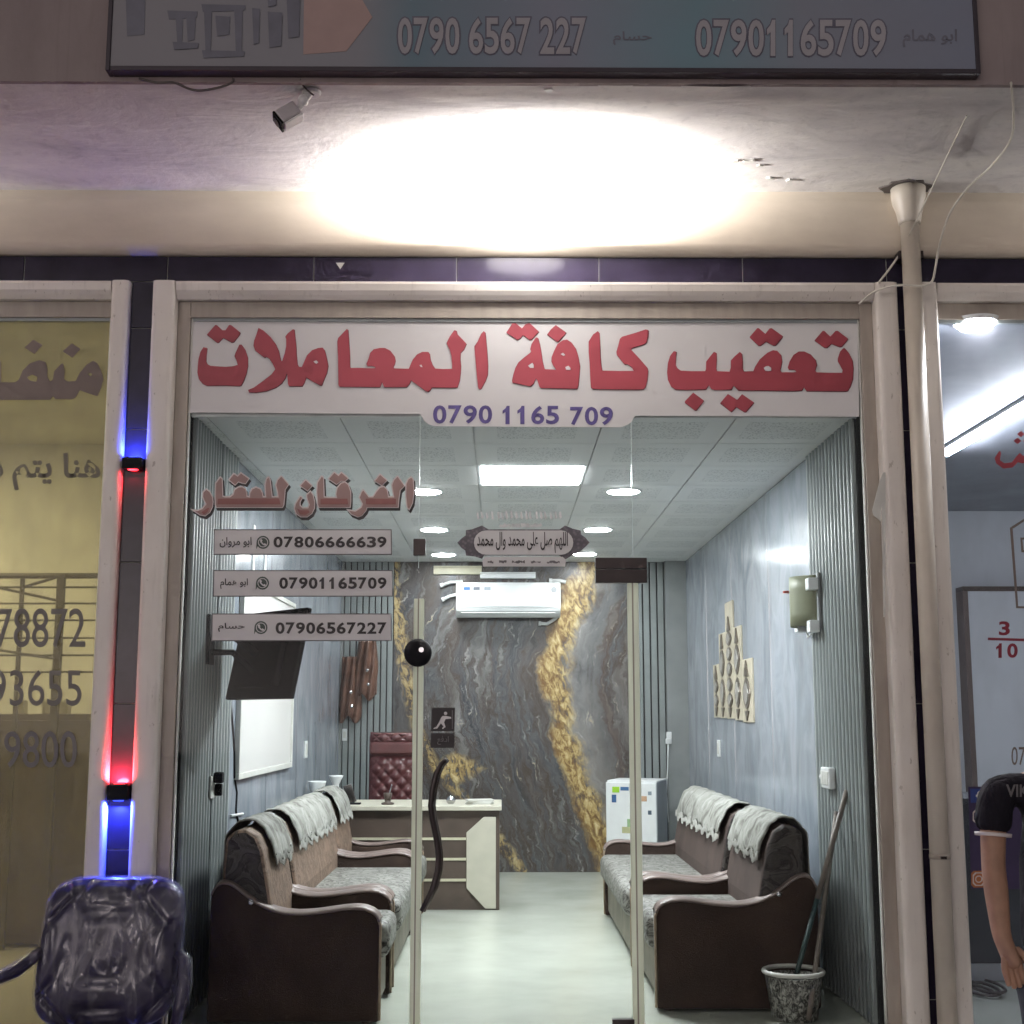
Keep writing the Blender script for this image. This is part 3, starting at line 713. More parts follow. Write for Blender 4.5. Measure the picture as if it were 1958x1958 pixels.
# estate lettering with outline and drop shadow
ls = thing('window_lettering', (aty(570, 950, D).x, D, aty(570, 950, D).z), 'rose Arabic window lettering with light rim and dark drop shadow above the number plates', 'lettering')
E1 = (360, 890, 8.05); E2 = (560, 890, 8.05)
EST = [
 (E1, [[(275,360),(330,400),(370,480),(380,560),(370,640),(330,720),(260,775),(180,760),(90,700),(60,680),(140,690),(215,660),(270,590),(240,530),(220,480),(225,410)]]),
 (E1, [[(490,175),(520,200),(525,300),(530,470),(560,480),(640,480),(690,440),(710,370),(770,330),(830,325),(880,360),(900,430),(900,470),(940,480),(945,420),(980,360),(1040,330),(1110,360),(1140,420),(1150,480),(1190,480),(1180,300),(1200,200),(1240,170),(1260,220),(1275,350),(1290,480),(1380,480),(1370,400),(1345,300),(1370,220),(1430,160),(1460,190),(1545,290),(1490,370),(1480,500),(1470,600),(1450,645),(430,645),(415,600),(415,400),(420,270)]]),
 (E1, [[(620,220),(700,120),(760,160),(810,110),(935,200),(880,280),(830,270),(770,250),(720,300)]]),
 (E2, [[(270,390),(310,450),(335,560),(330,660),(290,740),(220,790),(120,790),(50,740),(20,660),(40,580),(110,470),(150,490),(110,560),(110,610),(150,650),(230,650),(250,600),(215,500),(210,450)]]),
 (E2, [[(195,215),(300,310),(225,390),(110,310)]]),
 (E2, [[(440,160),(470,180),(480,480),(540,490),(670,490),(660,440),(680,340),(740,270),(800,250),(850,290),(890,400),(890,550),(880,645),(400,645),(380,600),(365,400),(375,260)]]),
 (E2, [[(545,205),(635,100),(700,150),(745,100),(855,195),(800,240),(740,240),(670,290)]]),
 (E2, [[(1080,370),(1130,430),(1170,480),(1230,480),(1280,400),(1340,330),(1400,320),(1450,370),(1470,480),(1550,480),(1520,300),(1550,220),(1610,160),(1640,200),(1720,310),(1650,380),(1630,520),(1620,645),(1140,645),(1120,700),(1060,770),(1000,790),(900,750),(840,680),(960,700),(1050,640),(1070,590),(1020,490),(1050,410)]]),
 (E2, [[(1340,130),(1450,225),(1370,310),(1255,235)]]),
 (E2, [[(1820,175),(1850,210),(1865,400),(1840,580),(1790,680),(1755,640),(1735,450),(1740,280),(1770,210)]]),
]
for i, (z, polys) in enumerate(EST):
    pp = zoomed(polys, *z); e = .00015 * (i % 4)
    shape('shadow', [[(x + 2.8, y + 5.2) for x, y in p] for p in pp], Y1 - e, 'vinyl_black', ls, offset=.0032)
    shape('rim', pp, Y2 - e, 'vinyl_pink', ls, offset=.0028)
    shape('face', [[(x + .3, y + .6) for x, y in p] for p in pp], Y3 - e, 'vinyl_blush', ls, offset=-.0024)
for z, po in ((E1, [(455, 512), (640, 512), (1000, 505), (1400, 512), (1420, 600), (450, 600)]), (E2, [(425, 512), (840, 512), (850, 600), (425, 600)]), (E2, [(1120, 512), (1590, 512), (1585, 600), (1130, 600)]), (E2, [(60, 660), (120, 690), (240, 690), (260, 720), (200, 760), (110, 755)]), (E1, [(200, 720), (290, 660), (330, 650), (300, 710), (240, 755)])):
    shape('band', zoomed([po], *z), Y4, 'vinyl_rose', ls)

def ring(cx, cy, r, n=20): return [(cx + r * math.cos(2 * math.pi * k / n), cy + r * math.sin(2 * math.pi * k / n)) for k in range(n)]
def number_plate(y0, x0, x1, y1, num, nb, name, ab, ic, label):
    c = aty((x0 + x1) / 2, (y0 + y1) / 2, D)
    t = thing('number_plate', (c.x, D, c.z), label, 'sticker', 'phone number plates stuck on the glass')
    shape('border', [[(x0, y0), (x1, y0), (x1 + .5, y1), (x0 - 1, y1)]], Y1, 'vinyl_grey', t)
    shape('backing', [[(x0 + 2, y0 + 2), (x1 - 2, y0 + 2), (x1 - 1.5, y1 - 2), (x0 + 1, y1 - 2)]], Y2, 'vinyl_white', t)
    digits(num, nb[0], nb[1], nb[2], nb[3], Y3, 'vinyl_black', t, bold=.03)
    text('name', arabic(name), ab[0], ab[1], ab[2], ab[3], Y3, 'vinyl_black', t, bold=.012)
    cx, cy = ic
    shape('chat_icon', [ring(cx, cy, 12.5)[:9] + [(cx - 13, cy + 13)] + ring(cx, cy, 12.5)[10:]], Y3, 'vinyl_green', t)
    shape('icon_ring', [ring(cx, cy, 9.6), ring(cx, cy, 8.2)], Y4, 'vinyl_white', t)
    shape('icon_handset', [[(cx - 6, cy - 5), (cx - 3, cy - 6.5), (cx - 1, cy - 3), (cx - 2.5, cy - 1), (cx + 1.5, cy + 3), (cx + 3.5, cy + 1.5), (cx + 6.5, cy + 4), (cx + 4.5, cy + 6.5), (cx, cy + 5), (cx - 5, cy)]], Y4, 'vinyl_white', t)
number_plate(1012, 409, 749, 1061, '07806666639', (523, 1026, 739, 1047), 'ابو مروان', (420, 1027, 481, 1047), (503, 1037), 'pale number plate sticker reading 07806666639, topmost of three')
number_plate(1090, 408, 751, 1141, '07901165709', (534, 1104, 739, 1126), 'ابو همام', (421, 1106, 474, 1126), (502, 1115), 'pale number plate sticker reading 07901165709, middle of three')
number_plate(1173, 405, 749, 1226, '07906567227', (527, 1190, 739, 1212), 'حسام', (417, 1191, 468, 1208), (499, 1200), 'pale number plate sticker reading 07906567227, lowest of three')

# ornamental prayer sticker
os_ = thing('prayer_sticker', (aty(1000, 1045, D).x, D, aty(1000, 1045, D).z), 'ornamental cartouche sticker with Arabic calligraphy high on the glass door', 'sticker')
ZG = (860, 960, 6.9)
shape('ornament', zoomed([[(100,535),(155,480),(210,440),(215,370),(290,360),(425,310),(510,360),(1450,360),(1520,310),(1620,350),(1725,375),(1735,430),(1790,470),(1845,535),(1790,590),(1720,650),(1640,690),(1525,755),(1440,705),(450,705),(425,750),(340,720),(215,705),(205,640),(150,600)]], *ZG), Y1, 'ornament_vinyl', os_)
cap = [(1470 + 160 * math.sin(a), 535 - 160 * math.cos(a)) for a in [math.pi * k / 10 for k in range(11)]] + [(478 - 160 * math.sin(a), 535 + 160 * math.cos(a)) for a in [math.pi * k / 10 for k in range(11)]]
shape('cartouche', zoomed([cap], *ZG), Y2, 'vinyl_white', os_)
shape('lower_bar', zoomed([[(470, 722), (1490, 722), (1535, 765), (1520, 850), (440, 850), (430, 765)]], *ZG), Y2, 'vinyl_white', os_)
text('calligraphy', arabic('اللهم صل على محمد وال محمد'), 912, 1017, 1086, 1058, Y3, 'vinyl_black', os_, bold=.012)
for (a, b) in ((500, 575), (650, 750), (820, 990), (1070, 1200), (1280, 1450)):
    n = max(3, int((b - a) / 14))
    up = [(a + (b - a) * k / n, 775 + random.uniform(-8, 14)) for k in range(n + 1)]; dn = [(a + (b - a) * k / n, 806 + random.uniform(-12, 6)) for k in range(n, -1, -1)]
    shape('small_script', zoomed([up + dn], *ZG), Y3, 'vinyl_grey', os_)
for (ya, yb, xa, xb) in ((110, 228, 340, 1490), (270, 335, 640, 1210)):
    for k in range(18):
        x = xa + (xb - xa) * (k + random.random() * .5) / 18
        shape('faded_script', zoomed([[(x, ya + random.uniform(0, 40)), (x + 22, ya + random.uniform(0, 30)), (x + 40, yb - random.uniform(0, 30)), (x + 12, yb)]], *ZG), Y2, 'vinyl_white', os_)

# push sign on the door
ps = thing('push_sign', (aty(848, 1390, D).x, D, aty(848, 1390, D).z), 'small black push sign sticker with a pushing figure on the glass door', 'sticker')
shape('figure_plate', [[(825, 1353), (870, 1353), (869, 1398), (824, 1398)]], Y1, 'vinyl_black', ps)
shape('word_plate', [[(824, 1402), (869, 1402), (869, 1430), (823, 1430)]], Y1, 'vinyl_black', ps)
shape('figure_head', [ring(852, 1364, 3.2, 12)], Y2, 'vinyl_white', ps)
shape('figure_body', [[(846, 1369), (853, 1369), (862, 1371), (863, 1374), (852, 1375), (849, 1381), (852, 1390), (847, 1394), (845, 1393), (848, 1389), (843, 1383), (836, 1393), (829, 1394), (829, 1392), (834, 1390), (840, 1380), (843, 1373)]], Y2, 'vinyl_white', ps)
shape('door_line', [[(864, 1358), (866, 1358), (866, 1394), (864, 1394)]], Y2, 'vinyl_grey', ps)
text('word', arabic('ادفع'), 836, 1408, 858, 1424, Y2, 'vinyl_grey', ps, bold=.01)

# ---- lettering on the left window
lw = thing('window_lettering', (aty(90, 700, D).x, D, aty(90, 700, D).z), 'large brown Arabic word fragment on the amber window at left', 'lettering')
ZL = (0, 560, 3.864)
LW = [[[(-260, 660), (20, 660), (110, 660), (140, 640), (170, 570), (220, 520), (290, 497), (335, 510), (352, 560), (350, 620), (370, 655), (390, 640), (400, 580), (440, 535), (465, 520), (478, 580), (475, 640), (500, 655), (560, 650), (590, 590), (640, 530), (690, 500), (720, 520), (750, 580), (765, 640), (745, 710), (720, 765), (690, 755), (590, 720), (560, 770), (530, 787), (410, 785), (390, 765), (370, 790), (-260, 792)], [(200, 625), (235, 605), (275, 620), (270, 655), (225, 650)], [(645, 600), (665, 590), (685, 605), (665, 618)]],
      [[(245, 345), (315, 385), (255, 452), (180, 405)]], [[(530, 372), (595, 415), (535, 480), (462, 432)]], [[(-120, 520), (-20, 420), (8, 520), (8, 660), (-120, 660)]]]
for polys in LW:
    shape('letter', zoomed(polys, *ZL), Y2, 'vinyl_brown', lw)
lw2 = thing('window_lettering', (aty(90, 890, D).x, D, aty(90, 890, D).z), 'smaller grey Arabic line below the brown word on the amber window', 'lettering')
text('words', arabic('هنا يتم د', False), -22, 866, 192, 938, Y2, 'vinyl_taupe', lw2, bold=.025)
for (body, x0, y0, x1, y1, lab) in (('78872', -8, 1163, 163, 1238, 'row of faint grey digits reading 78872 on the amber window'), ('93655', -20, 1281, 156, 1350, 'row of grey digits reading 93655 on the amber window'), ('9800', 8, 1398, 147, 1468, 'row of dark digits reading 9800 on the amber window')):
    c = aty(60, (y0 + y1) / 2, D); t = thing('window_number', (c.x, D, c.z), lab, 'lettering', 'phone numbers on the left window')
    text('digits', body, x0, y0, x1, y1, Y2, 'vinyl_fade' if '9800' not in body else 'vinyl_grey', t, bold=.004)

# ---- lettering on the right window
rw = thing('window_number', (aty(1920, 1230, D).x, D, aty(1920, 1230, D).z), 'dark red fraction 3 over 10 on the right window', 'lettering')
text('digit', '3', 1910, 1188, 1931, 1215, Y2, 'vinyl_maroon', rw, bold=.03)
digits('10', 1903, 1230, 1946, 1258, Y2, 'vinyl_maroon', rw, bold=.03)
shape('fraction_bar', [[(1889, 1219), (1985, 1222), (1985, 1227), (1889, 1224)]], Y2, 'vinyl_maroon', rw)
rl = thing('window_lettering', (aty(1940, 860, D).x, D, aty(1940, 860, D).z), 'red curved Arabic letter at the edge of the right window', 'lettering')
shape('letter', [[(1907, 868), (1911, 862), (1914, 866), (1912, 880), (1920, 886), (1935, 884), (1944, 872), (1950, 866), (1956, 872), (1966, 866), (1975, 872), (1972, 884), (1955, 886), (1946, 884), (1936, 894), (1918, 896), (1905, 886), (1902, 876)]], Y2, 'vinyl_red', rl)
shape('letter_dot', [[(1945, 830), (1952, 824), (1959, 830), (1952, 836)]], Y2, 'vinyl_red', rl)
shape('letter_dot', [[(1938, 843), (1946, 837), (1953, 843), (1946, 849)]], Y2, 'vinyl_red', rl)
shape('letter_dot', [[(1956, 843), (1963, 837), (1970, 843), (1963, 849)]], Y2, 'vinyl_red', rl)
rk = thing('window_drawing', (aty(1945, 1080, D).x, D, aty(1945, 1080, D).z), 'brown outlined key shape drawn on the right window', 'lettering')
shape('outline', [[(1931, 1009), (1936, 1007), (1947, 1159), (2000, 1160), (2000, 1164), (1943, 1163)]], Y2, 'vinyl_brown', rk)
shape('outline', [[(1934, 1007), (1958, 992), (1958, 997), (1937, 1011)]], Y2, 'vinyl_brown', rk)
shape('outline', [[(1951, 1028), (2000, 1026), (2000, 1030), (1955, 1032), (1957, 1052), (2000, 1054), (2000, 1057), (1953, 1056)]], Y2, 'vinyl_brown', rk)
r7 = thing('window_number', (aty(1950, 1445, D).x, D, aty(1950, 1445, D).z), 'brown digits 07 beside the person on the right window', 'lettering')
text('digits', '07', 1934, 1428, 1960, 1463, Y2, 'vinyl_brown', r7, bold=0.0)
# strip of social icons low on the right window
plain('icon_violet', (.045, .03, .09), .5); plain('icon_blue', (.03, .06, .25), .5); plain('icon_orange', (.45, .16, .06), .5)
ic = thing('icon_strip', (aty(1870, 1590, D).x, D, aty(1870, 1590, D).z), 'dark violet strip of social media icons on the right window beside the pipe', 'sticker')
shape('backing', [[(1851, 1504), (1990, 1504), (1990, 1700), (1857, 1700)]], Y1, 'icon_violet', ic)
shape('icon_square', [[(1855, 1508), (1882, 1508), (1882, 1535), (1856, 1535)]], Y2, 'icon_blue', ic)
text('icon_letter', 'f', 1866, 1512, 1878, 1535, Y3, 'vinyl_white', ic, bold=.03)
def rsq(x0, y0, x1, y1, r=5): return [(x0 + r, y0), (x1 - r, y0), (x1, y0 + r), (x1, y1 - r), (x1 - r, y1), (x0 + r, y1), (x0, y1 - r), (x0, y0 + r)]
for (y, m) in ((1545, 'icon_violet'), (1665, 'icon_orange')):
    shape('icon_square', [rsq(1857, y, 1886, y + 32)], Y2, m, ic)
    shape('icon_ring', [rsq(1860, y + 3, 1883, y + 29), rsq(1862, y + 5, 1881, y + 27)], Y3, 'vinyl_pink', ic)
    shape('icon_ring', [ring(1871.5, y + 16, 7), ring(1871.5, y + 16, 5)], Y3, 'vinyl_pink', ic)

# ---- illuminated-type sign board on the fascia (unlit)
YS = YF - .07
sg = thing('fascia_sign', (0, YS, ZS), 'long unlit blue grey sign board with phone numbers on the overhang', 'sign')
t = NT('sign_print'); g = t.geo(); x, y, z = t.sep(g)
n = t.noise(g, 3, 5)
c = t.ramp(t.math('MULTIPLY_ADD', x, .28), [(.0, (.27, .26, .28)), (.30, (.27, .27, .30)), (.36, (.15, .23, .28)), (.52, (.25, .265, .33)), (.68, (.17, .29, .34)), (.80, (.24, .265, .32)), (1.0, (.22, .24, .31))])
c.node.inputs[0].links[0].from_node.inputs[2].default_value = .46
t.base(t.mix(t.ramp(n, [(.4, 0.0), (.7, .25)]), c, (.24, .22, .25)), .35, 0, .4)
sx0, sx1, sz0, sz1 = aty(214, 60, YS).x, aty(1862, 60, YS).x, aty(979, 131, YS).z + .004, 5.05
box('face', sx0, sx1, YS, YS + .055, sz0, sz1, 'sign_print', sg)
plain('sign_edge', (.055, .045, .055), .4, .3)
for (a, b, e, f_) in ((sx0 - .018, sx0, sz0 - .02, sz1 + .02), (sx1, sx1 + .018, sz0 - .02, sz1 + .02)): box('trim', a, b, YS - .006, YS + .06, e, f_, 'sign_edge', sg, bevel=.003)
box('trim', sx0, sx1, YS - .006, YS + .06, sz0 - .02, sz0, 'sign_edge', sg, bevel=.003); box('trim', sx0, sx1, YS - .006, YS + .06, sz1, sz1 + .02, 'sign_edge', sg, bevel=.003)
plain('sign_peach', (.42, .29, .27), .4, 0, .06); plain('sign_ink', (.16, .16, .20), .4, 0, .15, 8); plain('sign_pale', (.37, .35, .375), .4, 0, .05); plain('sign_shadow', (.14, .135, .18), .4)
shape('arrow', [[(583, -160), (600, -160), (712, 33), (662, 98), (580, 104)]], YS - .0015, 'sign_peach', sg)
ink = [(240, -20, 278, 66), (320, 20, 378, 34), (336, 34, 350, 84), (356, 30, 374, 76), (385, 8, 470, 20), (390, 20, 405, 96), (412, 30, 440, 66), (448, 18, 464, 100), (386, 96, 468, 108), (482, 15, 497, 82), (512, 22, 540, 88), (548, -10, 574, 70), (510, -30, 530, 10), (330, 80, 380, 92)]
for i_, (a, b, c_, d) in enumerate(ink): shape('lettering', [[(a, b), (c_, b + 2), (c_ - 2, d), (a + 3, d + 3)]], YS - .0015 - .0002 * i_, 'sign_ink', sg)
digits('0790 6567 227', 761, 34, 1120, 103, YS - .0012, 'sign_shadow', sg, .05, 'digit_shadow', 3.0)
digits('0790 6567 227', 761, 34, 1120, 103, YS - .0035, 'sign_pale', sg, .018)
digits('07901165709', 1331, 38, 1694, 107, YS - .0012, 'sign_shadow', sg, .05, 'digit_shadow', 3.0)
digits('07901165709', 1331, 38, 1694, 107, YS - .0035, 'sign_pale', sg, .018)
text('name', arabic('حسام'), 1172, 60, 1246, 86, YS - .0015, 'sign_ink', sg, bold=.015)
text('name', arabic('ابو همام'), 1726, 56, 1830, 90, YS - .0015, 'sign_ink', sg, bold=.015)

# ================================================================== LAMPS
emis('panel_light', (.93, .97, 1.0), 85.0)
emis('spot_light', (.95, .98, 1.0), 130.0)
LP = thing('ceiling_panel_light', (PX0 + TP / 2, PY0 + TP / 2, ZC), 'square lit LED ceiling panel in the middle of the office ceiling', 'lamp')
obj('frame', B().box(PX0 + .004, PX0 + TP - .004, PY0 + .004, PY0 + TP - .004, ZC - .004, ZC + .0095), 'white_plastic', LP)
obj('diffuser', B().box(PX0 + .022, PX0 + TP - .022, PY0 + .022, PY0 + TP - .022, ZC - .008, ZC - .0042), 'panel_light', LP, bevel=.003)
names = {(-1, 0): 'round lit downlight left of the square panel, nearest the door', (1, 0): 'round lit downlight right of the square panel, nearest the door',
         (-1, 1): 'round lit downlight on the left, second from the door', (1, 1): 'round lit downlight on the right, second from the door',
         (-1, 2): 'round lit downlight on the left by the back wall', (1, 2): 'round lit downlight on the right by the back wall'}
for (px, py, sd, k) in ((813, 938, -1, 0), (1192, 938, 1, 0), (830, 1011, -1, 1), (1143, 1011, 1, 1), (848, 1059, -1, 2), (1118, 1058, 1, 2)):
    c = atz(px, py, ZC); t = thing('downlight', c, names[(sd, k)], 'lamp', 'round ceiling downlights')
    obj('rim', B().lathe([(.112, -.010), (.120, -.006), (.122, -.0035)], (c.x, c.y, ZC), 32), 'white_plastic', t)
    obj('diffuser', B().lathe([(.095, -.014), (.102, -.0105)], (c.x, c.y, ZC), 32), 'spot_light', t)

# lamps under the overhang, the middle one seen, both side ones assumed and added for light: glowing bulkheads throwing most light up on soffit and beam
emis('lamp_diffuser', (1.0, .97, .94), 20.0)
def area(name, loc, target, power, col, size, sizey=None, spread=180, parent=None, shape_='DISK'):
    l = bpy.data.lights.new(name, 'AREA'); l.energy = power; l.color = col; l.shape = shape_; l.size = size
    if sizey: l.size_y = sizey
    l.spread = R(spread); o = bpy.data.objects.new(name, l)
    d = Vector(target) - Vector(loc); o.rotation_euler = d.to_track_quat('-Z', 'Y').to_euler(); link(o, Vector(loc), parent); return o
def soffit_lamp(x, label, power):
    lc = Vector((x, BY - .30, 3.70))
    ob = thing('soffit_lamp', (lc.x, lc.y, ZS), label, 'lamp', 'lamps under the overhang')
    obj('mount', B().lathe([(.05, ZS - lc.z), (.05, ZS - lc.z - .025), (.012, ZS - lc.z - .03), (.012, .03)], lc, 16), 'white_plastic', ob)
    dd = [(.01, -.05), (.07, -.047), (.12, -.034), (.15, -.012), (.155, .0), (.14, .01)]
    obj('diffuser', B(Matrix.Translation(lc) @ Matrix.Diagonal((1.3, .6, 1, 1))).lathe(dd, (0, 0, 0), 32), 'lamp_diffuser', ob, smooth=True)
    area('lamp_light', lc + Vector((0, 0, .03)), lc + Vector((0, .10, .4)), power, (1.0, .965, .93), .55, .12, 180, ob, 'ELLIPSE')
lx0 = aty(1008, 350, BY - .30).x
soffit_lamp(lx0, 'overexposed white lamp below the soffit, right above the middle shop door', 270)
soffit_lamp(lx0 - 3.95, 'assumed lamp added for light below the soffit, beyond the left edge of the picture', 130)  # assumed lamp, out of view, added to brighten the left soffit and beam
soffit_lamp(lx0 + 4.05, 'assumed lamp added for light below the soffit, beyond the right edge of the picture', 230)  # another unseen lamp, assumed and added to lift light on the right soffit

# up-and-down wall lights on the dark pier
BLUE, RED = (.03, .06, 1.0), (1.0, .03, .05)
pcx = (C1[0] + C1[1]) / 2
def pier_light(py0, py1, up, down, pu, pd, label):
    z1, z0 = aty(240, py0, BY - .04).z, aty(240, py1, BY - .04).z
    t = thing('wall_light', (pcx, BY, z0), label, 'lamp', 'up and down lights on the pier')
    obj('housing', B().box(pcx - .047, pcx + .047, BY - .062, BY - .001, z0, z1), 'black_plastic', t, bevel=.006)
    for z, c, p, s in ((z1, up, pu, 1), (z0, down, pd, -1)):
        nm = 'pier_' + ('blue' if c is BLUE else 'red')
        emis(nm, c, 3.0)
        obj('lens', B().lathe([(.026, 0), (.022, .004)] if s > 0 else [(.022, -.004), (.026, 0)], (pcx, BY - .032, z), 20), nm, t)
        area('lens_light', (pcx, BY - .032, z + s * .008), (pcx, BY - .032 + (.16 if s > 0 else -.20), z + s * .3), p, c, .05, None, 180, t)
pier_light(875, 897, BLUE, RED, 3.0, .7, 'black pier light throwing blue up and faint red down, the upper one')
pier_light(1499, 1530, RED, BLUE, 6.0, 26.0, 'black pier light throwing red up and blue down, the lower one')

# lights in the neighbouring shops; the one in the amber shop is unseen and assumed
emis('assumed_amber_lamp', (1.0, .96, .84), 64.0)
t = thing('ceiling_panel_light', (-4.5, 8.3, 3.5), 'assumed bright ceiling light, out of view, inside the amber shop at left', 'lamp')
obj('diffuser', B().box(-4.9, -4.1, 7.9, 8.7, 3.485, 3.498), 'assumed_amber_lamp', t)
emis('tube_glow', (.95, .97, 1.0), 190.0)
t = thing('tube_light', (3.24, 8.6, 3.3), 'bright fluorescent tube on the ceiling of the right shop', 'lamp')
obj('batten', B().box(3.20, 3.28, 7.9, 9.5, 3.315, 3.338), 'white_plastic', t)
obj('tube', B().tube([(3.24, 7.92, 3.292), (3.24, 9.48, 3.292)], .019, 12), 'tube_glow', t, smooth=True)
t = thing('downlight', (2.28, 6.62, 3.34), 'round dazzling downlight at the top of the right window', 'lamp')
c = atz(1865, 612, 3.338)
obj('rim', B().lathe([(.105, -.02), (.115, 0)], (c.x, c.y, 3.338), 28), 'white_plastic', t)
obj('diffuser', B().lathe([(.03, -.05), (.075, -.042), (.095, -.0205)], (c.x, c.y, 3.338), 28), 'tube_glow', t, smooth=True)

# ================================================================== OFFICE FURNITURE
ARM = [(0, .0), (0, .455), (.012, .478), (.035, .497), (.07, .510), (.115, .514), (.17, .510), (.24, .500), (.31, .491), (.38, .487), (.45, .493), (.51, .508), (.57, .535), (.62, .570), (.665, .605), (.70, .625), (.735, .630), (.765, .615), (.785, .575), (.79, .52), (.79, .0)]
def sofa(side, xf, y0, y1, label, back_mat, cover=(.08, .92), ncush=1):
    """side -1: stands on the left wall, faces +x; xf = front plane of its arms; y0..y1 along the wall"""
    sx = lambda s: xf + side * s
    t = thing('sofa', (sx(.4), (y0 + y1) / 2, 0), label, 'sofa', 'brown sofas along the office walls')
    aw = .13
    for (ya, yb) in ((y0, y0 + aw), (y1 - aw, y1)):
        arm = obj('arm', B().prism([(sx(s), z + .012 if z == 0 else z) for s, z in ARM], ya, yb, 'y'), 'sofa_brown', t, bevel=.012, seg=3)
        top = [(s, z) for s, z in ARM[1:-2]]
        n = len(top)
        def strip(u, v, top=top, ya=ya, yb=yb):
            k = u * (len(top) - 1); i = min(int(k), len(top) - 2); f = k - i
            s = top[i][0] * (1 - f) + top[i + 1][0] * f; z = top[i][1] * (1 - f) + top[i + 1][1] * f
            bulge = .012 * math.sin(math.pi * v)
            return (sx(s), ya - .006 + (yb - ya + .012) * v, z + .003 + bulge)
        obj('arm_top', B().grid(strip, 40, 6), 'sofa_trim', arm, smooth=True, solid=.008)
        obj('piping', B().tube([(sx(-.004), ya + .004, .02), (sx(-.004), ya + .004, .44), (sx(.008), ya + .004, .474)], .007, 6), 'sofa_piping', arm, smooth=True)
        for yy in (ya - .004,):
            p = (sx(.60), yy, .548)
            obj('stud', B().lathe([(.004, -.010), (.012, -.006), (.014, 0)], p, 12, 'y'), 'chrome', arm, smooth=True)
    ia, ib = y0 + aw + .002, y1 - aw - .002
    # skirt under the seat, rounded cushion above
    obj('base', B().box(min(sx(.02), sx(.66)), max(sx(.02), sx(.66)), ia, ib, .03, .27), 'sofa_skirt', t, bevel=.02)
    w = (ib - ia) / ncush
    for k in range(ncush):
        a, b = ia + k * w + .003, ia + (k + 1) * w - .003
        obj('seat_cushion', B().box(min(sx(-.035), sx(.56)), max(sx(-.035), sx(.56)), a, b, .265, .435), 'sofa_seat', t, bevel=.05, seg=4, smooth=True)
    bk = [(.50, .30), (.505, .50), (.535, .66), (.56, .78), (.59, .845), (.64, .875), (.70, .87), (.735, .83), (.745, .70), (.745, .05), (.52, .05)]
    for k in range(ncush):
        a, b = ia + k * w - (.10 if k == 0 else 0), ia + (k + 1) * w + (.10 if k == ncush - 1 else 0)
        bo = obj('backrest', B().prism([(sx(s), z) for s, z in bk], a + .003, b - .003, 'y'), [back_mat, 'sofa_leaf'], t, bevel=.03, seg=3, smooth=False)
        for p in bo.data.polygons:
            if abs(p.normal.y) > .9: p.material_index = 1
        # lace cover thrown over the top
        path = [(.762, .55), (.764, .70), (.758, .80), (.748, .855), (.712, .893), (.645, .902), (.585, .873), (.548, .80), (.524, .71), (.510, .655)]
        ca, cb = a + (b - a) * cover[0], a + (b - a) * cover[1]
        rnd = random.Random(int(ca * 1000)); ph = rnd.random() * 6
        L = [0]
        for p, q in zip(path[:-1], path[1:]): L.append(L[-1] + math.dist(p, q))
        def at_path(d):
            d = max(0, min(L[-1], d))
            for i in range(len(L) - 1):
                if d <= L[i + 1]: f = (d - L[i]) / (L[i + 1] - L[i]); return (path[i][0] * (1 - f) + path[i + 1][0] * f, path[i][1] * (1 - f) + path[i + 1][1] * f)
        ncol = max(18, int((cb - ca) / .028))
        hem = [.045 + .035 * abs(math.sin(c_ * 3.1416 / 8 + ph)) + .006 * rnd.random() for c_ in range(ncol + 1)]
        def drape(u, v):
            i = min(ncol, int(round(u * ncol))); d = L[-1] * v - hem[i] * max(0, (v - .6) / .4)
            s, z = at_path(d); wv = .007 * math.sin(u * 34 + ph) * (1 if v > .55 else .35) + .003 * math.sin(v * 22 + u * 17)
            return (sx(s - (.010 + wv) * (1 if v > .4 else -1)), ca + (cb - ca) * u, z + (.008 if .3 < v < .65 else 0) + .004 * math.sin(u * 38))
        cv = obj('cover', B().grid(drape, ncol, 26), 'lace_cover', bo, smooth=True, solid=.005)
        fb = B()
        for i in range(ncol * 4):
            u = (i + .5) / (ncol * 4); s, z = at_path(L[-1] - hem[min(ncol, int(u * ncol))]); ln = .016 + .018 * rnd.random()
            yy = ca + (cb - ca) * u; dx = rnd.uniform(-.006, .006)
            fb.add([(sx(s - .008), yy - .0035, z + .012), (sx(s - .012), yy + .0035, z + .012), (sx(s - .018), yy + dx + .002, z - ln), (sx(s - .014), yy + dx - .002, z - ln)], [(0, 1, 2, 3)])
        obj('fringe', fb, 'cover_fringe', bo, solid=.004)
    for (s, yy) in ((.06, y0 + .05), (.70, y0 + .05), (.06, y1 - .05), (.70, y1 - .05)):
        obj('foot', B().lathe([(.022, 0), (.028, .03)], (sx(s), yy, 0), 10), 'walnut_dark', t)
    return t
sofa(1, .75, 6.665, 7.715, 'dark brown armchair sofa with lace cover on the right wall, nearest the glass', 'sofa_back', (.05, .90))
sofa(1, .735, 7.73, 9.86, 'brown sofa with lace cover on the right wall, next to the white fridge', 'sofa_back', (.04, .96))
sofa(-1, -.565, 6.40, 7.15, 'dark brown narrow armchair with lace cover on the left wall, nearest the glass', 'sofa_tan', (.22, .95))
sofa(-1, -.565, 7.165, 9.06, 'brown sofa with lace cover and tan back, in the middle of the left wall', 'sofa_tan', (.06, .95))
sofa(-1, -.565, 9.075, 9.90, 'brown armchair with lace cover on the left wall, beside the desk', 'sofa_tan', (.05, .95))

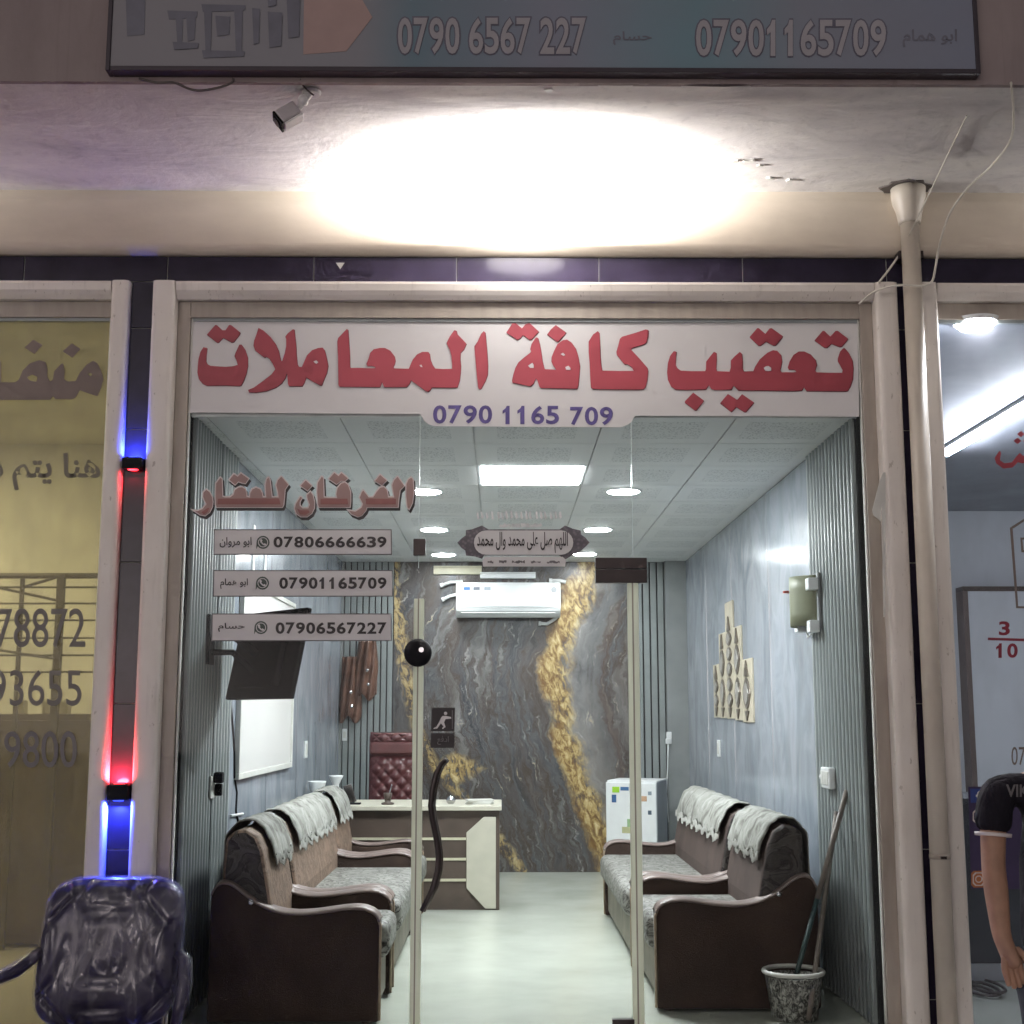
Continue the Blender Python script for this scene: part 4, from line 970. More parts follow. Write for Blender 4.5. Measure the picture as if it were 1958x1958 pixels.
# ---- desk
DKY = 10.08; dk = thing('office_desk', (-.70, DKY + .35, 0), 'dark wood office desk with cream corner panel and light strips', 'desk')
dxr = atz(955, 1740, 0).x; dxl = -1.42; DZ = .715
obj('top', B().box(dxl, dxr + .015, DKY - .05, DKY + .72, DZ, DZ + .035), 'cream_panel', dk, bevel=.006)
obj('side', B().box(dxr - .055, dxr, DKY, DKY + .68, .0, DZ - .001), 'walnut', dk, bevel=.003)
obj('side', B().box(dxl, dxl + .04, DKY, DKY + .68, 0, DZ - .001), 'walnut', dk, bevel=.003)
obj('front_panel', B().box(dxl + .041, dxr - .056, DKY + .012, DKY + .03, .0, DZ - .001), 'walnut', dk)
# cream panel with slanted corners at the right
q = [aty(x, y, DKY) for x, y in ((892, 1592), (925, 1562), (948, 1562), (948, 1737), (928, 1737), (892, 1698))]
obj('corner_panel', B().prism([(p.x, max(.002, p.z)) for p in q], DKY - .012, DKY + .0115, 'y'), 'cream_panel', dk, bevel=.002)
for y in (1604, 1643, 1683):
    z = aty(850, y, DKY).z; obj('strip', B().box(dxl + .06, aty(891, y, DKY).x, DKY + .002, DKY + .0118, z - .009, z + .009), 'cream_strip', dk)
    
# small things on the desk
pc = Vector((aty(742, 1530, DKY + .15).x, DKY + .12, DZ + .035))
t = thing('pen_holder', pc, 'small brown pen holder on the desk in front of the maroon chair', 'pen holder')
obj('cup', B().lathe([(.045, 0), (.05, .012), (.022, .02), (.028, .06), (.034, .085), (.030, .085), (.024, .03)], pc, 18), 'walnut', t, smooth=True)
obj('pen', B().tube([pc + Vector((0, 0, .03)), pc + Vector((.03, 0, .15))], .005, 6), 'chrome', t)
p2 = Vector((aty(676, 1530, DKY + .2).x, DKY + .15, DZ + .035))
t = thing('phone_stand', p2, 'slim dark stand leaning on the left end of the desk', 'stand')
obj('base', B().box(p2.x - .06, p2.x + .06, p2.y - .04, p2.y + .04, p2.z, p2.z + .012), 'black_plastic', t, bevel=.003)
obj('plate', B(Matrix.Translation(p2) @ Matrix.Rotation(R(-18), 4, 'Y')).box(-.035, .035, -.006, .006, .012, .15), 'chrome', t, bevel=.003)
p3 = Vector((aty(642, 1520, DKY + .1).x, DKY + .10, DZ + .035))
t = thing('figurine', p3, 'white cup shaped ornament on the left end of the desk', 'ornament')
obj('body', B().lathe([(.055, 0), (.06, .05), (.045, .10), (.022, .135), (.024, .15), (.05, .20), (.055, .215), (.045, .212), (.015, .16)], p3, 20), 'white_plastic', t, smooth=True)
p6 = atx(602, 1500, XL + .16)
t = thing('white_cup', (-1.30, 10.20, DZ + .035), 'white cup on the far left corner of the desk', 'cup')
p6 = Vector((aty(606, 1505, 10.35).x, 10.35, DZ + .035))
obj('bowl', B().lathe([(.03, 0), (.032, .01), (.03, .05), (.055, .10), (.068, .155), (.070, .165), (.060, .163), (.03, .06)], p6, 20), 'white_plastic', t, smooth=True)
p4 = Vector((aty(917, 1530, DKY + .2).x, DKY + .18, DZ + .035))
t = thing('paper_stack', p4, 'small stack of papers on the right end of the desk', 'papers')
for k in range(3): obj('sheet_block', B(Matrix.Translation(p4) @ Matrix.Rotation(.2 * k - .2, 4, 'Z')).box(-.10, .10, -.06, .06, .012 * k, .012 * k + .0115), 'off_white', t)
p5 = Vector((aty(862, 1530, DKY + .2).x, DKY + .20, DZ + .035))
t = thing('glass_paperweight', p5, 'small shiny paperweight on the desk behind the door handle', 'ornament')
obj('ball', B().lathe([(.02, 0), (.034, .015), (.036, .03), (.026, .05), (.006, .06)], p5, 16), 'chrome', t, smooth=True)

# ---- maroon quilted chair behind the desk
cc = Vector((aty(757, 1450, DKY + 1.15).x, DKY + 1.15, 0))
ch = thing('office_chair', cc, 'maroon quilted high back office chair behind the desk', 'chair')
zb, zt_ = .50, aty(757, 1400, cc.y).z; zh = aty(757, 1444, cc.y).z; hw = .225
def quilt(x0, x1, z0, z1, yb, depth, nx, nz, bulge=.05):
    def f(u, v):
        x = x0 + (x1 - x0) * u; z = z0 + (z1 - z0) * v
        e = (1 - (2 * u - 1) ** 6) * (1 - (2 * v - 1) ** 6)
        a = u * nx; b = v * nz
        dq = abs(math.sin(math.pi * (a + b))) * abs(math.sin(math.pi * (a - b)))
        return (x, yb - depth * e * .6 - bulge * e * (1 - (2 * u - 1) ** 2) * .4 - .022 * dq ** .6 * e, z)
    return B().grid(f, 60, 60)
bq = obj('backrest', B().box(cc.x - hw, cc.x + hw, cc.y, cc.y + .07, zb, zt_ - .012), 'maroon_leather', ch, bevel=.03, seg=3)
obj('quilted_pad', quilt(cc.x - hw + .01, cc.x + hw - .01, zb + .02, zh - .002, cc.y + .004, .03, 4.0, 5.0), 'maroon_leather', bq, smooth=True)
obj('head_pad', B().box(cc.x - hw + .005, cc.x + hw - .005, cc.y - .055, cc.y + .01, zh + .005, zt_ - .075), 'maroon_leather', bq, bevel=.025, seg=3)
obj('quilted_pad', quilt(cc.x - hw + .01, cc.x + hw - .01, zt_ - .085, zt_, cc.y + .01, .05, 4.0, 1.0), 'maroon_leather', bq, smooth=True)
obj('seat', B().box(cc.x - .26, cc.x + .26, cc.y - .46, cc.y + .02, .42, .52), 'maroon_leather', ch, bevel=.04, seg=3)
for s in (-1, 1): obj('armrest', B().tube([(cc.x + s * .27, cc.y - .02, .60), (cc.x + s * .31, cc.y - .10, .70), (cc.x + s * .31, cc.y - .34, .68), (cc.x + s * .27, cc.y - .40, .50)], .022, 8), 'chrome', ch, smooth=True)
obj('column', B().tube([(cc.x, cc.y - .22, .06), (cc.x, cc.y - .22, .42)], .03, 10), 'chrome', ch)
for k in range(5):
    a = k * 1.2566; obj('leg', B().tube([(cc.x, cc.y - .22, .09), (cc.x + .28 * math.cos(a), cc.y - .22 + .28 * math.sin(a), .03)], [.025, .02], 8), 'black_plastic', ch)

# ---- fridge
fa = aty(1158, 1495, 11.45); fb_ = aty(1251, 1495, 11.45)
fr = thing('mini_fridge', ((fa.x + fb_.x) / 2, 11.75, 0), 'white mini fridge with magnets standing in the back right corner', 'fridge')
plain('fridge_side', (.30, .315, .325), .4)
FM = Matrix.Translation((fa.x, 11.45, 0)) @ Matrix.Rotation(R(-17), 4, 'Z'); fw = (fb_.x - fa.x) / math.cos(R(17)); fz = fa.z
obj('cabinet', B(FM).box(.004, fw, .05, .52, .03, fz - .004), 'fridge_side', fr, bevel=.008)
dr = obj('door', B(FM).box(0, fw + .002, 0, .048, .05, fz), 'white_plastic', fr, bevel=.01, seg=3)
obj('top', B(FM).box(.002, fw + .002, .049, .522, fz - .0035, fz + .012), 'white_plastic', fr, bevel=.004)
for i, (col, x0, y0, x1, y1) in enumerate((((.30, .55, .03), 1171, 1504, 1185, 1515), ((.03, .10, .25), 1170, 1519, 1179, 1534), ((.05, .14, .30), 1187, 1504, 1203, 1511), ((.55, .35, .22), 1226, 1521, 1238, 1531), ((.25, .30, .34), 1240, 1512, 1247, 1519), ((.08, .12, .16), 1240, 1548, 1247, 1556), ((.25, .38, .20), 1200, 1565, 1212, 1580), ((.45, .45, .25), 1190, 1580, 1222, 1592))):
    plain('magnet_%d' % i, col, .5); p, q = aty(x0, y0, 11.45), aty(x1, y1, 11.45)
    obj('magnet', B(FM).box(p.x - fa.x, q.x - fa.x, -.005, -.0008, q.z, p.z), 'magnet_%d' % i, dr, bevel=.001)
for s_ in (.06, .48):
    for e in (.03, fw - .03): obj('foot', B(FM).lathe([(.015, 0), (.018, .03)], (e, s_, 0), 8), 'black_plastic', fr)
# plug and lead above the fridge
pp = atx(1278, 1410, XR - .25); px = aty(1279, 1412, YB - .10)
t = thing('wall_socket', (px.x, YB - .1, px.z), 'white socket with plugged lead above the fridge', 'socket')
obj('plate', B().box(px.x - .025, px.x + .025, YB - .112, YB - .1005, px.z - .05, px.z + .06), 'white_plastic', t, bevel=.004)
obj('plug', B().box(px.x - .035, px.x + .012, YB - .145, YB - .1122, px.z - .05, px.z + .0), 'white_plastic', t, bevel=.006)
obj('lead', B().tube([(px.x - .012, YB - .135, px.z - .05), (px.x - .02, YB - .13, px.z - .25), (px.x - .035, YB - .125, px.z - .50), (px.x - .02, YB - .13, px.z - .75)], .006, 6), 'white_plastic', t, smooth=True)

# ---- air conditioner
ya = YB - .23; a = aty(872, 1113, ya); b = aty(1072, 1183, ya)
ac = thing('air_conditioner', ((a.x + b.x) / 2, YB - .1, b.z), 'white wall mounted split air conditioner on the gold veined marble', 'air conditioner')
h = a.z - b.z
pr = [(YB - .013, b.z + .03), (YB - .013, a.z), (ya + .03, a.z), (ya + .005, a.z - .02), (ya, a.z - .06), (ya, b.z + .10), (ya + .012, b.z + .072), (ya + .05, b.z + .035), (ya + .09, b.z + .015)]
obj('body', B().prism(pr, a.x, b.x, 'x'), 'white_plastic', ac, bevel=.008, seg=3)
obj('front_line', B().box(a.x + .05, b.x - .05, ya - .003, ya + .01, b.z + .105, b.z + .112), 'slat_grey', ac)
vn = obj('vane', B(Matrix.Translation((0, ya + .025, b.z + .03)) @ Matrix.Rotation(R(-35), 4, 'X')).box(a.x + .05, b.x - .05, -.05, .012, -.008, .0), 'white_plastic', ac, bevel=.003)
obj('outlet', B(Matrix.Translation((0, ya + .03, b.z + .055)) @ Matrix.Rotation(R(-40), 4, 'X')).box(a.x + .06, b.x - .06, -.006, .0, -.015, .020), 'slat_back', ac)
obj('badge', B().lathe([(.028, -.004), (.028, .0)], (b.x - .06, ya - .0, a.z - .07), 16, 'y'), 'fridge_side', ac)
for i, x in enumerate((.07, .16, .26)):
    plain('ac_sticker_%d' % i, [(.05, .15, .35), (.15, .17, .2), (.35, .4, .45)][i], .5)
    obj('sticker', B().box(a.x + x, a.x + x + .06, ya - .004, ya - .0005, a.z - .075, a.z - .045), 'ac_sticker_%d' % i, ac)
# trunking and pipes round it
for (x0, y0, x1, y1, m, lab) in ((829, 1082, 921, 1098, 'cream_strip', 'cream cable trunking above the air conditioner'), (918, 1094, 1024, 1106, 'white_plastic', 'white trunking length just above the air conditioner')):
    p, q = aty(x0, y0, YB - .05), aty(x1, y1, YB - .05)
    t = thing('cable_trunking', ((p.x + q.x) / 2, YB - .02, q.z), lab, 'trunking')
    obj('channel', B().box(p.x, q.x, YB - .06, YB - .0125, q.z, p.z - .016), m, t, bevel=.004); obj('lid', B().box(p.x, q.x, YB - .064, YB - .0125, p.z - .015, p.z), m, t, bevel=.004)
for (pts, lab) in (([(842, 1120), (862, 1113), (885, 1112)], 'short white pipe at the upper left of the air conditioner'), ([(845, 1147), (860, 1140), (876, 1136)], 'short white pipe at the lower left of the air conditioner'), ([(1030, 1192), (1046, 1193), (1062, 1183), (1066, 1178)], 'bent white drain hose under the air conditioner'), ([(1050, 1110), (1070, 1110), (1082, 1113)], 'white pipe stub at the upper right of the air conditioner')):
    w = [aty(x, y, YB - .06) for x, y in pts]; t = thing('pipe_stub', w[0], lab, 'pipe'); obj('pipe', B().tube(w, .016, 8), 'white_plastic', t, smooth=True); obj('collar', B().tube([w[0], w[0].lerp(w[1], .3)], .021, 8), 'white_plastic', t)

# ---- right wall: stepped art panels
art = thing('wall_art', (XR, 10.0, 1.4), 'stepped cream wall art of five panels with metal relief on the right wall', 'wall art')
plain('art_cream', (.50, .45, .35), .5); plain('art_metal', (.22, .19, .16), .3, .6, .3, 20); plain('art_pale', (.48, .46, .43), .35, .4, .3, 15)
cols = [(1365, 1391, 1268, 1374), (1391, 1403, 1208, 1374), (1377, 1390, 1208, 1372), (1390, 1406, 1148, 1375), (1406, 1422, 1196, 1376), (1421, 1442, 1258, 1380)]
cols = [(1366, 1378, 1270, 1372), (1378, 1391, 1209, 1373), (1391, 1406, 1148, 1374), (1406, 1421, 1196, 1377), (1421, 1441, 1259, 1381)]
for i, (x0, x1, yt, yb) in enumerate(cols):
    p = atx(x0, yb, XR - .012); q = atx(x1, yb, XR - .012); zt2 = atx((x0 + x1) / 2, yt, XR - .012).z; zb2 = p.z
    pl = obj('panel', B().box(XR - .014, XR - .001, q.y + .004, p.y - .004, zb2, zt2), 'art_cream', art, bevel=.002)
    yc, hw2 = (p.y + q.y) / 2, (p.y - q.y) * .34
    nseg = [2, 2, 5, 2, 1][i]; z0 = zb2 + .08; z1 = zt2 - (.12 if i != 2 else .22); hh = (z1 - z0) / nseg
    for k in range(nseg):
        m = z0 + hh * (k + .5); r = hh * .46
        leaf = [(yc + hw2 * math.sin(a) * (1 - .25 * abs(math.cos(a))), m + r * math.cos(a)) for a in [2 * math.pi * j / 16 for j in range(16)]]
        inn = [(yc + (y_ - yc) * .62, m + (z_ - m) * .7) for y_, z_ in leaf]
        obj('relief', B().prism(leaf, XR - .022, XR - .0145, 'x'), 'art_metal', pl, bevel=.002); obj('relief', B().prism(inn, XR - .027, XR - .0222, 'x'), 'art_pale', pl, bevel=.002)
    obj('tip', B().prism([(yc - hw2 * .6, z1 + .0), (yc, z1 + .11), (yc + hw2 * .6, z1)], XR - .024, XR - .0145, 'x'), 'art_metal', pl)
    obj('tip', B().prism([(yc - hw2 * .6, z0 - .0), (yc, z0 - .07), (yc + hw2 * .6, z0)], XR - .024, XR - .0145, 'x'), 'art_metal', pl)
# ---- right wall: switches and meter box
def switch(px, py, X, side, label, w=.075, hgt=.085):
    p = atx(px, py, X); t = thing('light_switch', (X, p.y, p.z), label, 'switch')
    x0, x1 = (X - .012, X - .0005) if side > 0 else (X + .0005, X + .012)
    obj('plate', B().box(x0, x1, p.y - w / 2, p.y + w / 2, p.z - hgt / 2, p.z + hgt / 2), 'white_plastic', t, bevel=.004)
    e = -.004 if side > 0 else .004
    obj('rocker', B().box(min(x0, x1) + e, max(x0, x1) + e, p.y - w / 4, p.y + w / 4, p.z - hgt / 3, p.z + hgt / 3), 'off_white', t, bevel=.002)
switch(1376, 1431, XR, 1, 'small white switch below the wall art', .12, .13)
switch(583, 1433, XL, -1, 'small white switch on the left wall right of the white board', .14, .13)
p = aty(659, 1405, YB - .025)
t = thing('light_switch', (p.x, YB, p.z), 'small white switch on the slats at the back left', 'switch'); obj('plate', B().box(p.x - .022, p.x + .022, YB - .036, YB - .0245, p.z - .055, p.z + .055), 'white_plastic', t, bevel=.004); obj('rocker', B().box(p.x - .012, p.x + .012, YB - .04, YB - .0362, p.z - .03, p.z + .03), 'off_white', t)
XQ = XR - .021
p = atx(1590, 1487, XQ); t = thing('switch_box', (XQ, p.y, p.z), 'large white switch box on the fluted panel above the broom handles', 'switch')
obj('box', B().box(XQ - .035, XQ, p.y - .09, p.y + .09, p.z - .055, p.z + .052), 'white_plastic', t, bevel=.008, seg=3)
for k in range(3): obj('rocker', B().box(XQ - .040, XQ - .0352, p.y - .075 + k * .052, p.y - .03 + k * .052, p.z - .035, p.z + .033), 'off_white', t, bevel=.002)
obj('side_knob', B().tube([(XQ - .02, p.y + .09, p.z), (XQ - .02, p.y + .115, p.z)], .018, 10), 'white_plastic', t)
plain('olive_box', (.20, .21, .135), .5); plain('red_knob', (.30, .04, .03), .4)
a1, a2 = atx(1588, 1190, XQ), atx(1552, 1110, XQ)
t = thing('meter_box', (XQ, (a1.y + a2.y) / 2, a1.z), 'olive electric box with white clips on the right fluted panel', 'meter box')
ym, zm0, zm1 = a2.y, a1.z, aty(1560, 1105, a2.y).z
def curved(u, v):
    a = math.pi * u; return (XQ - .005 - .12 * math.sin(a) ** .8, ym - .17 + .30 * u, zm0 + (zm1 - zm0) * v)
obj('cover', B().grid(curved, 16, 4), 'olive_box', t, smooth=True, solid=.006)
obj('back', B().box(XQ - .016, XQ - .001, ym - .20, ym + .14, zm0 - .02, zm1 + .01), 'fridge_side', t, bevel=.004)
for (yy, zz_) in ((ym - .19, zm1 - .055), (ym - .19, zm0 - .01), (ym + .10, zm1 - .03), (ym + .11, zm0 + .01)):
    obj('clip', B().box(XQ - .07, XQ - .0165, yy - .03, yy + .045, zz_ - .03, zz_ + .035), 'white_plastic', t, bevel=.005)
obj('knob', B().lathe([(.02, 0), (.02, .012)], (XQ - .12, ym + .10, (zm0 + zm1) / 2 + .06), 12, 'z'), 'red_knob', t)
obj('wire', B().tube([(XQ - .04, ym - .02, zm0 - .005), (XQ - .05, ym - .08, zm0 - .06), (XQ - .03, ym - .15, zm0 - .03)], .005, 6), 'white_plastic', t)

# ---- left wall: television seen from behind, its mount, white board, coats
BR, BL, TR = aty(553, 1337, 6.62), aty(430, 1337, 7.10), aty(597, 1162, 6.65)
ux = (BR - BL); ux.z = 0; wdt = ux.length; ux.normalize(); vz = (TR - BR); vz = (vz - ux * vz.dot(ux)); hgt = vz.length; vz.normalize(); nn = ux.cross(vz)
TVM = Matrix((( ux.x, vz.x, nn.x, BL.x), (ux.y, vz.y, nn.y, BL.y), (ux.z, vz.z, nn.z, BL.z), (0, 0, 0, 1)))
tv = thing('television', BL, 'black television on a wall arm, turned towards the desk, seen from behind', 'television')
obj('casing', B(TVM).box(0, wdt, 0, hgt, -.03, 0), 'tv_black', tv, bevel=.006)
obj('back_hump', B(TVM).box(wdt * .18, wdt * .82, hgt * .12, hgt * .75, .0005, .035), 'tv_black', tv, bevel=.012)
obj('screen', B(TVM).box(.012, wdt - .012, .014, hgt - .012, -.033, -.0302), 'slat_back', tv)
mp = atx(391, 1225, XL); XM = XL + .021
ctr = TVM @ Vector((wdt * .45, hgt * .5, .035))
obj('mount_plate', B().box(XM, XM + .018, mp.y - .06, mp.y + .07, mp.z - .12, mp.z + .13), 'black_plastic', tv, bevel=.003)
obj('mount_arm', B().tube([(XM + .01, mp.y, mp.z + .02), (XM + .14, mp.y - .05, mp.z + .02), tuple(ctr)], .022, 8), 'black_plastic', tv)
obj('mount_arm', B().tube([(XM + .01, mp.y, mp.z - .06), (XM + .13, mp.y - .04, mp.z - .06), tuple(TVM @ Vector((wdt * .45, hgt * .3, .035)))], .016, 8), 'black_plastic', tv)
tc = TVM @ Vector((wdt * .12, .02, -.01))
cp = [atx(x, y, XL + .004) for x, y in ((441, 1342), (446, 1400), (448, 1440), (448, 1485), (453, 1515), (451, 1550), (457, 1580))]
t = thing('hanging_cable', cp[0], 'thin black cable hanging down the left wall below the television', 'cable'); obj('wire', B().tube([tuple(q) for q in cp], .006, 6), 'black_plastic', t, smooth=True)
obj('tie', B().tube([tuple(atx(441, 1560, XL + .006)), tuple(atx(464, 1556, XL + .006))], .008, 6), 'white_plastic', t)
b0, b1 = atx(449, 1482, XL), atx(550, 1446, XL)
wbd = thing('white_board', (XL, 8.5, 1.08), 'white board in a pale frame on the left wall below the television', 'board')
plain('board_white', (.66, .65, .63), .4, 0, .05, 3)
obj('sheet', B().box(XL + .001, XL + .016, b0.y, b1.y, 1.085, 2.17), 'board_white', wbd)
for (ya_, yb_, za, zb_) in ((b0.y - .03, b1.y + .03, 1.05, 1.0845), (b0.y - .03, b1.y + .03, 2.1705, 2.20), (b0.y - .03, b0.y - .0005, 1.0848, 2.17), (b1.y + .0005, b1.y + .03, 1.0848, 2.17)): obj('frame', B().box(XL + .001, XL + .03, ya_, yb_, za, zb_), 'off_white', wbd, bevel=.003)
for yy in (b0.y + .35, b0.y + .75): obj('hanger', B().box(XL + .001, XL + .006, yy - .035, yy + .035, 2.201, 2.55), 'white_plastic', wbd)
# socket with black plug on the left fluted panel
p = atx(404, 1505, XL + .021); t = thing('wall_socket', (p.x, p.y, p.z), 'pale socket with a black plug on the left fluted panel', 'socket')
obj('plate', B().box(XL + .021, XL + .034, p.y - .055, p.y + .055, p.z - .055, p.z + .055), 'off_white', t, bevel=.004)
obj('plug', B().box(XL + .0345, XL + .08, p.y - .02, p.y + .035, p.z + .02, p.z + .075), 'black_plastic', t, bevel=.008)
obj('plug', B().box(XL + .0345, XL + .07, p.y + .02, p.y + .05, p.z - .045, p.z + .015), 'black_plastic', t, bevel=.006)
# brown garments hung on the back left slats
plain('leather_brown', (.125, .062, .042), .35, 0, .45, 9, .4)
for (x0, x1, y0, y1, lab, sd) in ((650, 692, 1256, 1376, 'brown leather garment hanging lower on the back left slats', 1), (682, 722, 1226, 1334, 'brown leather garment with a metal clasp hanging on the back left slats', 2)):
    p, q = aty(x0, y1, YB - .06), aty(x1, y0, YB - .06); rn = random.Random(sd)
    t = thing('hanging_garment', ((p.x + q.x) / 2, YB - .04, p.z), lab, 'garment', 'garments on the back wall')
    def cloth(u, v, p=p, q=q, sd=sd):
        w = 1 - .16 * math.sin(v * 4 + sd) * (1 - v); x = (p.x + q.x) / 2 + (u - .5) * (q.x - p.x) * w
        return (x, YB - .048 - .02 * sd - .045 * math.sin(math.pi * u) - .016 * math.sin(u * 17 + sd * 2 + v * 5), q.z - (q.z - p.z) * v * (1 + .06 * math.sin(u * 9 + sd)))
    obj('cloth', B().grid(cloth, 24, 24), 'leather_brown', t, smooth=True, solid=.012)
    for k in range(2): obj('clasp', B().lathe([(.004, -.008), (.014, 0)], ((p.x + q.x) / 2 + .02 - k * .01, YB - .15, p.z + .12 + k * .13), 10, 'y'), 'chrome', t)
    obj('hook', B().tube([((p.x + q.x) / 2, YB - .025, q.z + .0), ((p.x + q.x) / 2, YB - .10, q.z - .01)], .008, 6), 'chrome', t)

# ---- waste bin with broom and mop handle
BYb = 6.518; bc = Vector((aty(1517, 1857, BYb).x, BYb, 0)); rz = aty(1517, 1857, BYb).z
bt = thing('waste_bin', bc, 'mottled waste bin with off white rim in front of the right sofa', 'bin')
t2 = NT('bin_mottle'); g = t2.geo(); v_ = t2.voro(t2.mapping(g, (1, 1, .6)), 60); n_ = t2.noise(g, 30, 4, .6, 1.5)
t2.base(t2.ramp(t2.noise(t2.mapping(g, (1, 1, .75)), 42, 5, .62, 1.8), [(.36, (.025, .027, .025)), (.47, (.09, .09, .08)), (.54, (.26, .26, .235)), (.68, (.42, .42, .385))]), .5); t2.bump(v_, .4, .01)
rr = .138
obj('body', B().lathe([(rr * .74, .0), (rr * .76, .004), (rr * .97, rz - .02), (rr * .965, rz - .018), (rr * .92, rz - .018), (rr * .70, .02)], bc, 32), 'bin_mottle', bt, smooth=True)
obj('rim', B().tube([(bc.x + rr * math.cos(a), bc.y + rr * math.sin(a), rz) for a in [2 * math.pi * k / 32 for k in range(33)]], .011, 8, False), 'off_white', bt, smooth=True)
plain('handle_teal', (.030, .060, .058), .4, 0, .2); plain('handle_taupe', (.165, .14, .12), .5, 0, .2)
top = atx(1619, 1512, XQ); bot = Vector((bc.x - .045, bc.y - .02, .03))
d = top - bot; mid = bot + d * .50
t = thing('broom', bot, 'broom with teal lower handle standing in the waste bin', 'broom')
obj('handle', B().tube([tuple(bot), tuple(mid)], .0125, 10), 'handle_teal', t, smooth=True); obj('upper_handle', B().tube([tuple(mid + d.normalized() * .001), tuple(top)], .0135, 10), 'handle_taupe', t, smooth=True)
obj('broom_head', B().box(bot.x - .05, bot.x + .06, bot.y - .018, bot.y + .018, .022, .06), 'handle_teal', t, bevel=.01)
b1_ = aty(1546, 1950, 6.352); t1_ = Vector((XQ - .014, 6.86, aty(1612, 1560, 6.86).z))
t = thing('wooden_pole', b1_, 'bare taupe pole leaning on the fluted panel in front of the waste bin', 'pole')
obj('shaft', B().tube([tuple(b1_), tuple(t1_)], .0125, 10), 'handle_taupe', t, smooth=True)
obj('end_cap', B().tube([tuple(t1_), tuple(t1_ + (t1_ - b1_).normalized() * .02)], .014, 10), 'handle_taupe', t)

# ================================================================== NEIGHBOURING SHOPS
rk_ = thing('storage_rack', (-2.9, 8.6, 0), 'tall brown metal rack standing inside the amber shop', 'rack')
plain('rack_brown', (.10, .085, .035), .5)
RY = 8.4
def rbar(p, q, r): obj('bar', B().tube([tuple(aty(*p, RY)), tuple(aty(*q, RY))], r, 6), 'rack_brown', rk_)
rbar((-250, 1101), (190, 1101), .020)
for y in (1123, 1154, 1186, 1220, 1253, 1285): rbar((-250, y), (186, y), .007)
for x, r in ((118, .022), (44, .012), (-90, .022)): 
    q = aty(x, 1101, RY); obj('post', B().box(q.x - r, q.x + r, RY - r, RY + r, 0, q.z), 'rack_brown', rk_)
for (p, q) in (((-20, 1120), (118, 1150)), ((-20, 1240), (118, 1262)), ((44, 1123), (118, 1101))): rbar(p, q, .010)
cb_ = thing('low_cabinet', (-2.9, 8.8, 0), 'low brown cabinet under the rack in the amber shop', 'cabinet')
q = aty(60, 1365, RY + .2)
plain('cabinet_amber', (.13, .10, .045), .6, 0, .35, 3)
obj('carcass', B().box(-4.6, aty(176, 1365, RY + .2).x, RY + .1, RY + .6, .02, q.z), 'cabinet_amber', cb_, bevel=.005)
for k in range(3):
    x = -4.5 + k * .68; obj('door', B().box(x, x + .66, RY + .085, RY + .099, .08, q.z - .04), 'cabinet_amber', cb_, bevel=.004)
for (px, py) in ((37, 1363), (92, 1364), (120, 1372)):
    c = aty(px, py + 6, RY + .15); t = thing('small_box', (c.x, RY + .2, q.z), {37: 'small pale box on the amber shop cabinet, left of three', 92: 'small pale box on the amber shop cabinet, middle of three', 120: 'small pale box on the amber shop cabinet, right of three'}[px], 'box', 'boxes on the amber cabinet')
    obj('carton', B().box(c.x - .035, c.x + .035, RY + .12, RY + .2, q.z + .001, q.z + .08), 'cream_strip', t, bevel=.003); obj('flap', B().box(c.x - .03, c.x + .03, RY + .125, RY + .195, q.z + .0805, q.z + .086), 'off_white', t)
# white cupboard with brown edge in the right shop
YQ = 12.3; t = thing('wall_cupboard', (4.8, YQ, 0), 'white cupboard with brown edges on the back wall of the right shop', 'cupboard')
p = aty(1840, 1121, YQ)
obj('front', B().box(p.x + .05, 6.4, YQ + .01, YQ + .19, .02, p.z - .045), 'shop_wall_white', t)
obj('edge', B().box(p.x, 6.4, YQ, YQ + .19, p.z - .0445, p.z), 'walnut', t, bevel=.004); obj('edge', B().box(p.x, p.x + .0495, YQ, YQ + .19, .02, p.z - .045), 'vinyl_brown', t, bevel=.004)
t = thing('cord_bundle', (aty(1895, 1905, 6.75).x, 6.75, 0), 'dark looped cord lying on the floor of the right shop', 'cord')
c0 = aty(1893, 1903, 7.0)
plain('counter_dark', (.045, .05, .055), .5)
k2 = thing('shop_counter', (2.9, 7.6, 0), 'dark grey shop counter behind the right window', 'counter')
obj('body', B().box(2.30, 4.4, 7.35, 7.9, .10, .93), 'counter_dark', k2, bevel=.006); obj('top', B().box(2.27, 4.43, 7.32, 7.93, .931, .965), 'counter_dark', k2, bevel=.004)
obj('plinth', B().box(2.36, 4.35, 7.42, 7.85, 0, .0995), 'shop_wall_white', k2)
lp = [(2.45 + .07 * math.cos(a) + .012 * a / 3, 7.1 + .16 * math.sin(a), .008 + .002 * a) for a in [k * .35 for k in range(40)]]
obj('cord', B().tube(lp, .008, 6), 'cable_dark', t, smooth=True)

# ================================================================== OUTSIDE THINGS
# ---- drain pipe with funnel
PYp = BY - .095
pt, pb = aty(1740, 440, PYp), aty(1812, 1958, PYp); pxx = (pt.x + pb.x) / 2
dp = thing('drain_pipe', (pxx, PYp, PAVE), 'grey beige drain pipe with a funnel top beside the right upright', 'pipe')
zcol = aty(1740, 425, PYp).z
obj('pipe', B().tube([(pxx, PYp, PAVE), (pxx, PYp, zcol + .01)], .0445, 28), 'pipe_grey', dp, smooth=True)
obj('funnel', B().lathe([(.050, zcol - .012), (.054, zcol), (.062, zcol + .05), (.078, zcol + .10), (.082, zcol + .125), (.083, ZS - .002), (.075, ZS - .002), (.05, zcol + .02)], (pxx, PYp, 0), 28), 'pipe_grey', dp, smooth=True)
z = aty(1788, 1638, PYp).z
obj('clamp', B().tube([(pxx, PYp, z - .010), (pxx, PYp, z + .010)], .047, 28), 'inner_frame', dp, smooth=True)
